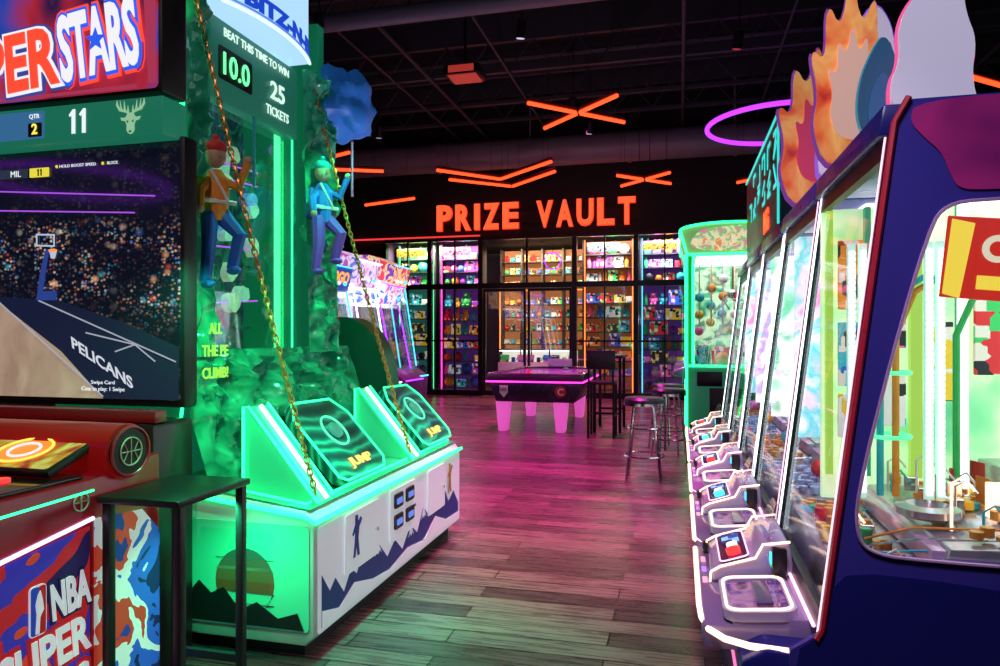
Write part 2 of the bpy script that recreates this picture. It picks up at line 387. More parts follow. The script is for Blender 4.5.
# ================================================================ CEILING STUFF
JM=mat('joist',(.05,.05,.06),.5,.2)
JY=(2.5,4.0,5.5,7.0,8.5,10.75,12.2,13.2)
for k,y in enumerate(JY):
    g=[box(-8.9,6.9,y-.04,y+.04,5.98,6.4),box(-8.9,6.9,y-.04,y+.04,5.5,5.56)]
    x=-8.9
    while x<6.5:
        g.append(tube([(x,y,5.55),(x+.35,y,5.99),(x+.7,y,5.55)],.016,4)); x+=.7
    solo('roof_joist',join(*g),JM,'black open-web steel roof joist','joist',group='roof joists')
for k,x in enumerate((-6.2,-4.5,-3.9,-2.6,.05,1.4,4.4,5.4)):
    solo('conduit_pipe',cyl((x,-4.5,5.47),(x,14.9,5.47),.018 if k%2 else .028,8),JM,'thin dark ceiling pipe','pipe',group='ceiling pipes')
for k,y in enumerate((4.7,5.95,7.8,9.0,11.7)):
    solo('deck_rib',join(cyl((-8.9,y,6.1),(6.9,y,6.1),.045,8),*[box(x,x+.02,y-.01,y+.01,6.1,6.4) for x in (-7,-4,-1,2,5)]),JM,'thin black pipe running across under the roof deck','pipe',group='cross pipes')
solo('air_duct',join(cyl((-8.9,14.1,5.1),(6.9,14.1,5.1),.30,24),*[cyl((x,14.1,5.1),(x+.06,14.1,5.1),.32,24) for x in (-7,-5,-3,-1,1,3,5)],*[box(x,x+.03,14.09,14.11,5.35,6.4) for x in (-7,-3,1,5)]),mat('duct',(.22,.2,.24),.45,.2),'round grey metal ventilation duct hanging below the roof','duct')
solo('air_duct',join(cyl((-8.9,8.05,5.3),(6.9,8.05,5.3),.11,18),*[box(x,x+.02,8.04,8.06,5.38,6.4) for x in (-7,-3.4,.5,5)]),mat('duct'),'slim round dark ventilation duct','duct')
for (x,y) in ((-2.89,9.3),(-6,9.3),(1.8,7.4)):
    u=T('ceiling_unit','dark ceiling projector with red lit underside','projector',(x,y,4.9))
    u.add('body',rb(x-.25,x+.25,y-.2,y+.2,4.92,5.05,.02),BLKM); u.add('lamp',box(x-.18,x+.18,y-.215,y-.2,4.94,5.03),glow('dimred',(1,.08,.06),.35)); u.add('lens',box(x-.2,x+.2,y-.17,y+.17,4.905,4.92),glow('dimred'))
    u.add('pole',cyl((x,y,5.05),(x,y,6.4),.02,8),BLKM)
for k,(x,y,c) in enumerate(((-4.2,7.6,'w'),(-1.9,8.4,'w'),(-.7,7.4,'r'),(-5.4,12,'w'),(-1.7,11.3,'w'),(3.3,10.6,'w'),(-3.4,5.8,'w'),(.7,9.4,'r'),(-1.6,12.7,'w'))):
    u=T('track_lamp','small black cylindrical ceiling spotlight','ceiling light',(x,y,5.0),group='ceiling spotlights')
    u.add('lamp_body',cyl((x,y,5.0),(x+.03,y-.05,5.2),.06,14),BLKM); u.add('lamp_lens',cyl((x-.001,y+.002,4.992),(x,y,5.0),.05,14),glow('tlw',(.8,.7,1),.8) if c=='w' else glow('dimred'))
    u.add('stem',cyl((x+.03,y-.05,5.19),(x+.03,y-.05,6.4),.01,6),BLKM)
def bars(segs,z,label,m=None,group='orange neon bars'):
    n=T('neon_light',label,'neon light',(sum(s[0][0]+s[1][0] for s in segs)/2/len(segs),sum(s[0][1]+s[1][1] for s in segs)/2/len(segs),z),group=group)
    for a,b in segs:
        A=Vector((a[0],a[1],z));B=Vector((b[0],b[1],z))
        n.add('neon_tube',cyl(A,B,.026,8),m or nORG)
        n.add('housing',cyl(A+Vector((0,0,.05)),B+Vector((0,0,.05)),.03,6),mat('hous',(.1,.01,.005),.5))
        for t in (.15,.85):
            p=A.lerp(B,t); n.add('cable',cyl(p+Vector((0,0,.07)),(p.x,p.y,6.39),.004,4),BLKM)
def xbar(x,y,z,L,label):
    h=L/2*.7071; q=.03
    bars([((x-h,y-h),(x-q,y-q)),((x+q,y+q),(x+h,y+h)),((x-h,y+h),(x-q,y+q)),((x+q,y-q),(x+h,y-h))],z,label)
xbar(-1.4,9.9,4.5,1.7,'crossed orange neon bars hanging from the ceiling')
xbar(-.63,13.1,4.2,1.3,'smaller crossed orange neon bars near the shop sign')
bars([((-4.07,11.45),(-3.19,12.4)),((-3.17,12.4),(-2.05,11.35))],4.2,'orange neon bars forming a wide V')
bars([((-4.1,12.2),(-3.14,13.05)),((-3.1,13.05),(-2.11,12.05))],4.2,'orange neon bars forming a wide V')
bars([((-6.1,12.9),(-4.9,12.5))],3.95,'single orange neon bar')
bars([((-5.9,10.9),(-5.0,11.3)),((-5.9,10.4),(-5.0,10.0))],4.2,'pair of orange neon bars')
bars([((1.0,13.3),(1.7,12.7)),((1.2,12.9),(1.9,12.5))],4.1,'short orange neon bars')
bars([((2.0,8.4),(2.6,9.0)),((2.9,8.6),(3.7,9.3))],4.2,'pair of orange neon bars')
bars([((2.5,6.2),(3.3,6.9))],4.3,'single orange neon bar')
bars([((2.6,5.6),(3.2,5.75))],4.0,'short orange neon bar')
def nring(x,y,z,r):
    n=T('neon_ring','violet neon ring hanging from the ceiling','neon light',(x,y,z),group='violet neon rings')
    n.add('neon_tube',tube([(x+r*math.cos(a*math.pi/20),y+r*math.sin(a*math.pi/20),z) for a in range(40)],.036,8,True),nPUR)
    for a in (0,2.1,4.2): n.add('cable',cyl((x+r*math.cos(a),y+r*math.sin(a),z),(x+r*math.cos(a),y+r*math.sin(a),6.39),.004,4),BLKM)
nring(1.45,11.2,4.5,1.05); nring(-7.1,-2.1,3.2,1.0)

# ================================================================ MOUNTAIN TICKET MACHINE
GW=mat('gw',(.55,.68,.62),.3); WG2=mat('wedgem',(.08,.60,.34),.3,0,(.01,.6,.25),.35)  # cabinet white carries a tint of the green neon light
m1=T('ticket_game_machine','tall mountain-themed ticket game with green neon edges and hanging chains','arcade game',(-2.1,3.6,0))
X0=-1.46
body=m1.add('cabinet_body',bev(prism([(-2.9,.06),(-1.5,.06),(X0,.10),(X0,.57),(-1.5,.615),(-2.2,.70),(-2.9,.75)],'y',2.6,4.58),.012),GW)
m1.add('top_cover',prism([(-1.49,.618),(-1.49,.624),(-2.2,.709),(-2.2,.703)],'y',2.62,4.56),mat('topc',(.05,.35,.2),.2),parent=body)
m1.add('plinth',box(-2.85,-1.53,2.65,4.53,0,.06),BLK)
m1.add('neon_trim',tube([(-2.9,2.592,.70),(-2.2,2.592,.68),(-1.5,2.592,.60),(-1.452,2.60,.575),(-1.452,4.58,.575)],.010,8),nGREEN)
m1.add('neon_trim',tube([(-1.86,2.66,.68),(-1.53,2.66,.636),(-1.53,4.52,.636)],.007,6),nGREEN)
FXA=X0+.003
FRW=mat('frontw',(.8,.82,.85),.3,0,(.7,.8,.9),.22)  # slight self-glow replaces white light falling on the front
mt=[(0,0),(0,.22),(.07,.13),(.12,.17),(.2,.08),(.27,.16),(.33,.12),(.42,.24),(.5,.16),(.56,.2),(.68,.09),(.78,.15),(.88,.07),(1.0,.17),(1.1,.10),(1.2,.22),(1.28,.16),(1.38,.31),(1.46,.22),(1.55,.28),(1.66,.15),(1.76,.2),(1.86,.10),(1.86,0)]
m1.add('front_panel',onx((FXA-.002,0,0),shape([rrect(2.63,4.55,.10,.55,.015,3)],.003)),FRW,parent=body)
m1.add('mountain_graphic',onx((FXA,2.66,.12),shape([mt])),mat('mtnblue',(.01,.05,.28),.4),parent=body)
for a,h in ((.0+.42,.24),(1.38,.31),(.56,.2),(1.2,.22),(1.0,.17)):
    m1.add('snow_graphic',onx((FXA+.003,2.66,.12),shape([[(a-.035,h-.06),(a-.012,h-.035),(a,h-.06),(a+.02,h-.04),(a+.04,h-.06),(a,h)]],.003)),FRW,parent=body)
m1.add('foothill_graphic',onx((FXA+.004,2.66,.12),shape([[(0,0),(0,.07),(.15,.03),(.3,.09),(.5,.04),(.7,.02),(.95,.06),(1.2,.03),(1.4,.12),(1.6,.05),(1.86,.04),(1.86,0)]],.003)),FRW,parent=body)
for j,(y,w) in enumerate(((2.86,.36),(3.36,.36),(3.92,.3))):
    m1.add('access_door',bev(onx((FXA+.003,y,.27),prism(rrect(-.0,w,0,.27,.012,2),'z',0,.008)),.002,1),FRW,parent=body)
    m1.add('door_lock',cyl((FXA+.01,y+w-.04,.4),(FXA+.022,y+w-.04,.4),.01,10),CHR,parent=body)
for y in (3.40,3.56):
    for z in (.33,.44):
        m1.add('ticket_slot',onx((FXA+.014,y,z),shape([rrect(0,.11,0,.075,.01,2)],.012)),BLK,parent=body)
        m1.add('slot_light',onx((FXA+.022,y+.02,z+.02),shape([rrect(0,.07,0,.03,.005,2)],.006)),glow('slotb',(.15,.3,1),.8),parent=body)
def climber(c,s=1):
    g1=join(tube([(0,0,.33),(0,0,.42),(0,0,.52),(0,0,.58)],[.05,.06,.065,.03],10),tube([(0,0,.55),(.09,-.05,.5),(.12,-.1,.62)],[.03,.026,.02],8),tube([(0,0,.55),(-.09,-.03,.47),(-.11,-.08,.38)],[.03,.026,.02],8))
    g2=join(tube([(-.03,0,.36),(-.05,-.04,.2),(-.05,0,.03)],[.045,.035,.028],8),tube([(.03,0,.36),(.08,-.09,.26),(.07,-.03,.1)],[.045,.035,.028],8),ball((-.05,-.03,.02),(.03,.055,.022),8,6),ball((.07,-.05,.09),(.03,.055,.022),8,6))
    g3=join(ball((0,0,.65),(.05,.05,.06)),ball((0,-.05,.645),.012,6,4))
    g4=join(ball((0,.0,.69),(.055,.056,.04)),ball((0,0,.74),.018,8,6))
    g5=bev(box(-.06,.06,.05,.13,.36,.56),.02)
    g6=join(tube([(-.08,-.05,.42),(.08,-.05,.42)],.012,6),tube([(-.05,-.055,.57),(.04,-.06,.42)],.008,6))
    g7=cyl((.14,-.12,.5),(.14,-.12,.85),.008,6)
    g8=ball((.12,-.1,.63),.022,8,6); g9=ball((-.11,-.08,.37),.022,8,6)
    M=Matrix.Translation(c)@Matrix.Rotation(math.radians(60),4,'Z')@Matrix.Scale(s,4)
    return [xf(g,M) for g in (g1,g2,g3,g4,g5,g6,g7,g8,g9)]
hk=[(0,0),(.02,0),(.03,.05),(.045,0),(.065,0),(.05,.08),(.06,.13),(.09,.16),(.075,.175),(.05,.155),(.045,.19),(.02,.19),(.02,.15),(-.01,.11),(0,.1),(.02,.12),(.015,.07)]
m1.add('hiker_graphic',onx((FXA+.012,2.93,.33),shape([hk],.003)),mat('mtnblue'),parent=body)
m1.add('hiker_graphic',onx((FXA+.012,4.28,.33),shape([hk],.003)),mat('hikgold',(.4,.25,.05),.4),parent=body)
SY=2.6-.003
m1.add('side_panel',ony((-2.5,SY,.12),shape([rrect(-.0,1.02,0,.44,.02,3)])),mat('sdp',(.15,.7,.45),.35,0,(.02,.5,.25),.15),parent=body)  # green neon light on the side is put into its colour and glow
def sector(cx,cz,r,z0,z1):
    P=[]
    for i in range(41):
        a=math.radians(-90+9*i); P.append((cx+r*math.cos(a),min(max(cz+r*math.sin(a),z0),z1)))
    return P
sunc=[(.25,.02,.05),(.35,.04,.04),(.5,.08,.03),(.4,.12,.05),(.25,.12,.08),(.12,.12,.1)]
for i in range(6):
    z0=.17+i*.047
    m1.add('sun_graphic',ony((-2.5,SY-.004,0),shape([sector(.72,.31,.14,z0,z0+.0472)],.003)),mat('sun%d'%i,sunc[i],.5),parent=body)
m1.add('peak_graphic',ony((-2.5,SY-.008,.13),shape([[(.0,0),(.0,.06),(.1,.12),(.2,.05),(.3,.13),(.42,.08),(.5,.17),(.56,.12),(.62,.15),(.7,.06),(.78,.1),(.88,.04),(.97,.07),(1.0,0)]],.003)),BLK,parent=body)
def station(y0,k):
    wd=m1.add('ramp_wedge',bev(prism([(-1.86,.62),(-1.50,.60),(-1.50,.63),(-1.83,1.03),(-1.86,1.03)],'y',y0,y0+.14),.006),WG2)
    m1.add('neon_edge',tube([(-1.855,y0-.006,.66),(-1.855,y0-.006,1.035),(-1.83,y0-.006,1.035),(-1.495,y0-.006,.635)],.007,6),nGREEN,parent=wd)
    m1.add('neon_edge',tube([(-1.83,y0+.14,1.04),(-1.495,y0+.14,.64)],.007,6),nGREEN,parent=wd)
    m1.add('neon_edge',tube([(-1.82,y0+.07,1.035),(-1.49,y0+.07,.64)],.010,6),glow('gwhite',(.5,1,.65),3),parent=wd)
    u=Vector((0,1,0)); v=Vector((-.33,0,.36)).normalized()
    F=FR((-1.52,y0+.25,.655),u,v)
    P=[(0,.03),(.05,0),(.46,0),(.52,.05),(.52,.36),(.44,.46),(.08,.47),(0,.38)]
    pn=m1.add('control_panel',xf(prism(P,'z',-.03,.02),F),art('swirl',[(.002,.03,.03),(.004,.10,.08),(.02,.30,.20),(.003,.05,.04)],3,'wave',.35,dist=4))
    m1.add('panel_support',prism([(-1.86,.64),(-1.54,.62),(-1.54,.64),(-1.84,.96),(-1.86,.96)],'y',y0+.3,y0+.7),BLK,parent=pn)
    pts=[F@Vector((p[0],p[1],.022)) for p in P]
    m1.add('neon_edge',tube(pts,.006,6,True),nGREEN,parent=pn)
    m1.add('lettering',xf(mv(text('JUMP',h=.065,w=.24,bold=.03),.28,.07,.026),F),glow('jump',(1,.7,.15),1.3),parent=pn)
    m1.add('target_ring',xf(mv(tube([(.09*math.cos(a*math.pi/12),.09*math.sin(a*math.pi/12),0) for a in range(24)],.006,6,True),.26,.27,.025),F),glow('ringg',(.1,.9,.5),1.4),parent=pn)
    m1.add('button',xf(mv(lathe([(.045,0),(.045,.015),(.03,.025),(.001,.027)],n=20),.26,.27,.02),F),glow('btn',(.05,.5,.3),.8),parent=pn)
station(2.70,0); station(3.79,1)
def rock(y0,y1,xa,xb,z0,z1,nx=46,nz=26,amp=.09,seed=0):
    V=[];F=[]
    for j in range(nz+1):
        t=j/nz
        for i in range(nx+1):
            s=i/nx; y=y0+(y1-y0)*s; z=z0+(z1-z0)*t
            n=noise.noise((y*4.2+seed,z*4.2,0)); n2=noise.noise((y*11,z*9+seed,3)); r=1-abs(n)*2
            n3=abs(noise.noise((y*22,z*20+seed,7)))
            e=min(1,6*min(s,1-s))
            V.append((xa+(xb-xa)*t+amp*(r*.8+n2*.6-n3*.5-.2)*e,y,z))
    for j in range(nz):
        for i in range(nx):
            a=j*(nx+1)+i; F.append((a,a+1,a+nx+2,a+nx+1))
    return V,F
ROCK=art('rockm',[(.006,.10,.06),(.03,.34,.20),(.008,.15,.09),(.05,.50,.30)],3.5,'noise',.13,rough=.06,dist=.5)  # green light on the rock is partly put into its glow
m1.add('rock_face',rock(2.62,4.3,-1.95,-2.16,.64,1.28,110,50,.13),ROCK,label='glossy sculpted green rock')
m1.add('rock_face',rock(3.66,4.02,-2.08,-2.13,1.25,2.9,36,110,.11,5),ROCK,label='glossy sculpted green rock column')
m1.add('rock_face',rock(2.70,2.86,-2.12,-2.16,1.25,2.9,16,100,.07,9),ROCK,label='narrow glossy green rock edge')
tw=m1.add('tower_body',join(box(-2.9,-2.6,2.72,4.04,.7,3.3),box(-2.6,-2.2,2.72,2.84,.7,3.3),box(-2.6,-2.2,3.66,3.76,.7,3.3),box(-2.6,-2.2,3.96,4.04,.7,3.3),box(-2.6,-2.2,2.84,3.96,.7,1.2)),mat('towerg',(.02,.18,.11),.2,0,(.005,.16,.07),.5))  # tower glows faintly in place of green light falling on it
m1.add('playfield',box(-2.6,-2.52,2.84,3.66,1.2,3.1),art('pf',[(.003,.012,.018),(.006,.04,.04),(.02,.14,.12),(.004,.02,.03),(.04,.05,.18),(.1,.18,.2)],4,'noise',.4,dist=1.0,stretch=(1,2,1)),parent=tw)
pg=[]
for j in range(13):
    for i in range(6):
        pg.append(cyl((-2.52,2.9+i*.13+(j%2)*.065,1.3+j*.09),(-2.44,2.9+i*.13+(j%2)*.065,1.3+j*.09),.008,6))
m1.add('peg_field',join(*pg),CHR,parent=tw)['kind']='stuff'
random.seed(21)
for q in range(22):
    yy=random.uniform(2.92,3.58); z=1.26+q*.054
    P=[(random.uniform(.03,.07)*math.cos(a*math.pi/4),random.uniform(.03,.07)*math.sin(a*math.pi/4)) for a in range(8)]
    m1.add('climbing_hold',xf(bev(shape([smooth_poly(P,1)],.05),.006,1),FR((-2.40,yy,z),(0,1,0),(0,0,1))),[mat('mfog',(.5,.6,.6),.3,0,(.30,.42,.42),.7),mat('hold2',(.15,.3,.7),.3,0,(.12,.2,.6),.7),mat('hold3',(.6,.6,.5),.3,0,(.45,.5,.4),.6)][q%3],parent=tw)
random.seed(22)
m1.add('tower_window',box(-2.225,-2.22,2.84,3.66,1.2,2.9),glassm('gglass',(.8,1,.9),.16,(.88,1,.94)),parent=tw)
for ya in (2.845,3.635): m1.add('inner_light',box(-2.3,-2.27,ya,ya+.02,1.2,2.9),glow('ing',(.1,1,.4),2),parent=tw)
for z in (2.22,2.30,1.85,1.55): m1.add('inner_reflection',tube([(-2.40,2.87,z),(-2.38,3.2,z-.03),(-2.40,3.62,z)],.005,6),glow('tower_refl',(.5,.08,.9),1.5),parent=tw)  # glowing violet tubes stand in for reflections in the tower window
m1.add('window_edge',tube([(-2.19,2.87,1.2),(-2.19,2.87,2.46)],.007,6),nGREEN,parent=tw)
m1.add('window_edge',tube([(-2.19,3.65,1.2),(-2.19,3.65,2.9)],.005,6),nGREEN,parent=tw)
m1.add('neon_trim',tube([(-2.17,2.69,1.15),(-2.17,2.69,2.2),(-2.15,2.67,2.45),(-2.18,2.69,2.6),(-2.15,2.67,2.85),(-2.17,2.68,3.2)],.012,6),nGREEN)
m1.add('neon_trim',tube([(-2.6,2.70,.95),(-2.19,2.70,.9),(-2.17,2.70,1.05)],.008,6),nGREEN)
m1.add('neon_trim',tube([(-2.16,4.05,1.2),(-2.14,4.05,1.9),(-2.16,4.05,2.9)],.006,6),nGREEN)
bd=m1.add('score_board',rb(-2.22,-2.15,2.86,3.64,2.48,2.88,.01),mat('bdg',(.02,.14,.10),.4,0,(.01,.11,.075),.7))
m1.add('lettering',onx((-2.145,3.25,2.825),text('BEAT THIS TIME TO WIN',w=.58,h=.042,bold=.01)),glow('ltw',(.7,1,.85),1),parent=bd)
m1.add('digit_window',onx((-2.146,3.06,2.66),shape([rrect(-.14,.13,-.07,.09,.01,2)])),BLK,parent=bd)
m1.add('digits',onx((-2.14,3.055,2.67),text('10.0',w=.21,h=.11,bold=.01)),glow('dig',(.15,1,.35),1.6),parent=bd)
m1.add('lettering',onx((-2.14,3.42,2.68),text('25',w=.14,h=.10,bold=.02)),MC['ltw'],parent=bd)
m1.add('lettering',onx((-2.14,3.42,2.565),text('TICKETS',w=.22,h=.05,bold=.01)),MC['ltw'],parent=bd)
hc=3.25; HR=.62
def hp(y): 
    return -2.32+math.sqrt(max(HR*HR-(y-hc)**2,0))*.50
arcp=[(hp(hc+.40*math.cos(math.radians(a))),hc+.40*math.cos(math.radians(a))) for a in range(0,181,12)]
hd=m1.add('header_sign',bev(prism([(-2.6,hc+.40)]+arcp+[(-2.6,hc-.40)],'z',2.915,3.32),.008),glow('hdb',(.45,.75,1),1.0))
def bend(g): 
    return [(hp(v[1])+(v[0]),v[1],v[2]) for v in g[0]],g[1]
m1.add('lettering',bend(onx((.006,hc+.05,2.995),text('BITZ-N-B',w=.66,h=.085,bold=.06))),glow('ltb',(.01,.06,.6),1),parent=hd)
m1.add('header_edge',tube([(x+.008,y,2.92) for x,y in arcp],.009,6),glow('hed',(.5,.8,1),1.8),parent=hd)
m1.add('header_edge',tube([(x+.008,y,2.942) for x,y in arcp],.005,6),glow('hed2',(.1,.2,.8),1),parent=hd)
for s_,z in (('ALL',1.38),('THE PE',1.28),('CLIMB!',1.18)):
    m1.add('lettering',onx((-2.03,2.74,z),text(s_,w=.03*len(s_),h=.05,bold=.02)),mat('ylt',(.5,.6,.1),.4,0,(.5,.6,.05),.5))
cg=ball((0,0,0),1,40,28); V=[]
for v in cg[0]:
    n_=noise.noise((v[0]*1.6+3,v[1]*1.6,v[2]*1.6)); f=1+.55*n_+.15*noise.noise((v[0]*4,v[1]*4,v[2]*4))
    V.append((-2.12+v[0]*.14*f,4.22+v[1]*.26*f,2.86+v[2]*.20*f))
cb=m1.add('cloud_topper',(V,cg[1]),mat('cloudb',(.02,.14,.42),.45,0,(.01,.08,.3),.3),label='blue irregular sculpted topper shape')
m1.add('topper_mount',cyl((-2.2,4.0,2.6),(-2.15,4.1,2.8),.03,8),BLK,parent=cb)
mat('clskin',(.6,.35,.25),.5)
for c,s,a in (((-2.03,2.74,1.56),.92,('pl_orange','pl_blue','clskin','pl_red','pl_yellow','pl_white','pl_teal')),((-2.02,3.70,1.70),.92,('pl_blue','pl_purple','clskin','pl_teal','pl_blue','pl_white','pl_pink'))):
    gs=climber(c,s)
    fg=m1.add('climber_figurine',gs[0],MC[a[0]],label='toy mountain climber hanging on the rock')
    for n,g,q in (('trousers',gs[1],1),('head',gs[2],2),('hat',gs[3],3),('backpack',gs[4],4),('harness',gs[5],5),('climbing_pole',gs[6],6),('hand',gs[7],2),('hand',gs[8],2)): m1.add(n,g,MC[a[q]],parent=fg)
def chain(a,b,sag,n=84,r=.011):
    a=Vector(a);b=Vector(b);gs=[]
    P=[]
    for i in range(n+1):
        t=i/n; p=a.lerp(b,t); p.z-=sag*4*t*(1-t); P.append(p)
    for i in range(n):
        p=(P[i]+P[i+1])/2; d=(P[i+1]-P[i]); L=d.length*.8; d.normalize()
        s=d.orthogonal().normalized(); 
        if i%2: s=d.cross(s)
        pts=[p+d*(L*math.cos(q*math.pi/4))+s*(r*math.sin(q*math.pi/4)) for q in range(8)]
        gs.append(tube(pts,.0038,5,True))
    return join(*gs)
m1.add('chain',chain((-2.15,2.72,3.0),(-1.52,2.72,.67),.05),GOLD); m1.add('chain',chain((-2.15,3.79,2.92),(-1.52,3.81,.67),.05),GOLD)
m1.add('cave_arch',xf(shape([smooth_poly([(-.33,0),(-.34,.45),(-.22,.72),(0,.82),(.22,.7),(.33,.4),(.33,0)])],.2),FR((-2.22,4.45,.68),(1,0,0),(0,0,1))),mat('dkg',(.008,.07,.05),.3))

# ================================================================ SIDE TABLE
tb=T('side_table','small black metal side table with square legs','table',(-1.75,2.17,0))
tb.add('table_top',rb(-1.93,-1.60,1.97,2.37,.775,.80,.006),BLK)
for x in (-1.925,-1.64):
    for y in (1.99,2.33): tb.add('leg',rb(x,x+.03,y,y+.03,0,.775,.003),BLK)
for y in (2.0,2.335): tb.add('stretcher',box(-1.9,-1.64,y,y+.02,.1,.13),BLK)

# ================================================================ BASKETBALL MACHINE
nb=T('basketball_game_machine','large basketball arcade machine with wide screen and red console','arcade game',(-2.8,1.95,0))
nb.add('base_cabinet',rb(-3.7,-2.0,2.32,2.56,0,1.0,.02),mat('nbk',(.03,.01,.015),.3))
nb.add('screen_bezel',rb(-3.86,-1.965,2.455,2.54,1.05,2.17,.015),BLK)
CITY=bpy.data.materials.new('city'); CITY.use_nodes=True
nt=CITY.node_tree; L=nt.links; b=nt.nodes['Principled BSDF']; b.inputs['Roughness'].default_value=.08; b.inputs['Base Color'].default_value=(.01,.01,.015,1)
tc=nt.nodes.new('ShaderNodeTexCoord')
def dots(scale,size,strength):
    mp=nt.nodes.new('ShaderNodeMapping'); mp.inputs['Scale'].default_value=(1,1,1.3); v=nt.nodes.new('ShaderNodeTexVoronoi'); v.inputs['Scale'].default_value=scale
    L.new(tc.outputs['Object'],mp.inputs[0]); L.new(mp.outputs[0],v.inputs['Vector'])
    r=nt.nodes.new('ShaderNodeValToRGB'); e=r.color_ramp.elements; e[0].position=0; e[0].color=(1,1,1,1); e[1].position=size; e[1].color=(0,0,0,1)
    L.new(v.outputs['Distance'],r.inputs[0])
    sp=nt.nodes.new('ShaderNodeSeparateColor'); L.new(v.outputs['Color'],sp.inputs[0])
    r2=nt.nodes.new('ShaderNodeValToRGB'); r2.color_ramp.interpolation='CONSTANT'; e=r2.color_ramp.elements; e[0].position=0; e[0].color=(0.02,0.02,0.05,1); e[1].position=.4; e[1].color=(1*strength,.5*strength,.25*strength,1)
    for p,c in ((.6,(.6,.08,.06)),(.68,(.15,.3,.8)),(.76,(1,.85,.65)),(.93,(.05,.6,.7))): q=e.new(p); q.color=(c[0]*strength,c[1]*strength,c[2]*strength,1)
    L.new(sp.outputs[0],r2.inputs[0])
    mx=nt.nodes.new('ShaderNodeMix'); mx.data_type='RGBA'; mx.blend_type='MULTIPLY'; mx.inputs[0].default_value=1; L.new(r.outputs[0],mx.inputs[6]); L.new(r2.outputs[0],mx.inputs[7])
    return mx.outputs[2]
d1=dots(60,.6,.9); d2=dots(14,.35,1.1)
add0=nt.nodes.new('ShaderNodeMix'); add0.data_type='RGBA'; add0.blend_type='ADD'; add0.inputs[0].default_value=1; L.new(d1,add0.inputs[6]); L.new(d2,add0.inputs[7])
nn=nt.nodes.new('ShaderNodeTexNoise'); nn.inputs['Scale'].default_value=5; L.new(tc.outputs['Object'],nn.inputs['Vector'])
rn=nt.nodes.new('ShaderNodeValToRGB'); rn.color_ramp.elements[0].position=.42; rn.color_ramp.elements[0].color=(.04,.04,.06,1); rn.color_ramp.elements[1].position=.60; L.new(nn.outputs['Fac'],rn.inputs[0])
mx=nt.nodes.new('ShaderNodeMix'); mx.data_type='RGBA'; mx.blend_type='MULTIPLY'; mx.inputs[0].default_value=1; L.new(add0.outputs[2],mx.inputs[6]); L.new(rn.outputs[0],mx.inputs[7])
sx=nt.nodes.new('ShaderNodeSeparateXYZ'); L.new(tc.outputs['Object'],sx.inputs[0])
r3=nt.nodes.new('ShaderNodeValToRGB'); mr=nt.nodes.new('ShaderNodeMapRange'); mr.inputs[1].default_value=1.1; mr.inputs[2].default_value=2.15; L.new(sx.outputs[2],mr.inputs[0]); L.new(mr.outputs[0],r3.inputs[0])
e=r3.color_ramp.elements; e[0].position=.25; e[0].color=(.1,.1,.1,1); e[1].position=.42; e[1].color=(1,1,1,1); q=e.new(.62); q.color=(.9,.9,.9,1); q=e.new(.72); q.color=(.03,.03,.03,1)
mx2=nt.nodes.new('ShaderNodeMix'); mx2.data_type='RGBA'; mx2.blend_type='MULTIPLY'; mx2.inputs[0].default_value=1; L.new(mx.outputs[2],mx2.inputs[6]); L.new(r3.outputs[0],mx2.inputs[7])
ad=nt.nodes.new('ShaderNodeMix'); ad.data_type='RGBA'; ad.blend_type='ADD'; ad.inputs[0].default_value=1; L.new(mx2.outputs[2],ad.inputs[6]); ad.inputs[7].default_value=(.002,.003,.008,1)
L.new(ad.outputs[2],b.inputs['Emission Color']); b.inputs['Emission Strength'].default_value=1.3
SYP=2.45
scn=nb.add('screen',box(-3.83,-1.985,SYP,SYP+.01,1.08,2.145),CITY)
def onscr(name,polys,m,d=.001): return nb.add(name,ony((0,SYP-.001-d,0),shape(polys,.001)),m,parent=scn)
onscr('court_graphic',[[(-3.83,1.082),(-2.36,1.082),(-2.58,1.28),(-2.93,1.50),(-3.3,1.62),(-3.83,1.65)]],art('court',[(.42,.28,.20),(.62,.46,.34)],4,'noise',.6,rough=.1))
onscr('court_border',[[(-2.36,1.082),(-1.988,1.082),(-1.988,1.30),(-2.25,1.40),(-2.6,1.50),(-2.93,1.52),(-2.93,1.50),(-2.58,1.28)]],glow('cnav',(.006,.010,.035),1))
lw=glow('cline',(.5,.55,.65),.7)
for a,bb in (((-2.93,1.505),(-2.36,1.09)),((-2.7,1.50),(-2.0,1.24)),((-2.45,1.36),(-2.2,1.31)),((-2.2,1.31),(-2.1,1.24)),((-2.3,1.28),(-2.2,1.31))): onscr('court_line',[sline(a,bb,.003)],lw,.003)
nb.add('lettering',ony((-2.37,SYP-.004,1.235),text('PELICANS',w=.38,h=.04,depth=.001,bold=.02,rot=math.radians(-29),shear=-.5)),glow('pel',(.7,.75,.85),.9),parent=scn)
onscr('hoop_graphic',[[(-2.71,1.50),(-2.68,1.50),(-2.66,1.62),(-2.64,1.72),(-2.66,1.72),(-2.69,1.62)]],glow('hpb',(.02,.05,.25),1),.004)
onscr('hoop_graphic',[[(-2.70,1.50),(-2.60,1.50),(-2.60,1.54),(-2.70,1.54)]],glow('hpb'),.005)
onscr('hoop_board',[[(-2.71,1.735),(-2.61,1.73),(-2.61,1.785),(-2.71,1.79)],[(-2.703,1.742),(-2.617,1.737),(-2.617,1.778),(-2.703,1.783)]],glow('hpw',(.5,.6,.8),.9),.005)
onscr('hoop_rim',[circ(-2.62,1.715,.024,16,.007)],glow('hpr',(1,.25,.05),1.3),.006)
onscr('hoop_net',[[(-2.64,1.712),(-2.60,1.712),(-2.61,1.68),(-2.63,1.68)]],glow('hpw'),.004)
onscr('reflection_streak',[sline((-2.93,1.985),(-2.1,1.925),.003)],glow('screen_refl',(.45,.1,.9),.9),.003)  # violet reflections in the screen glass, painted as thin glowing lines
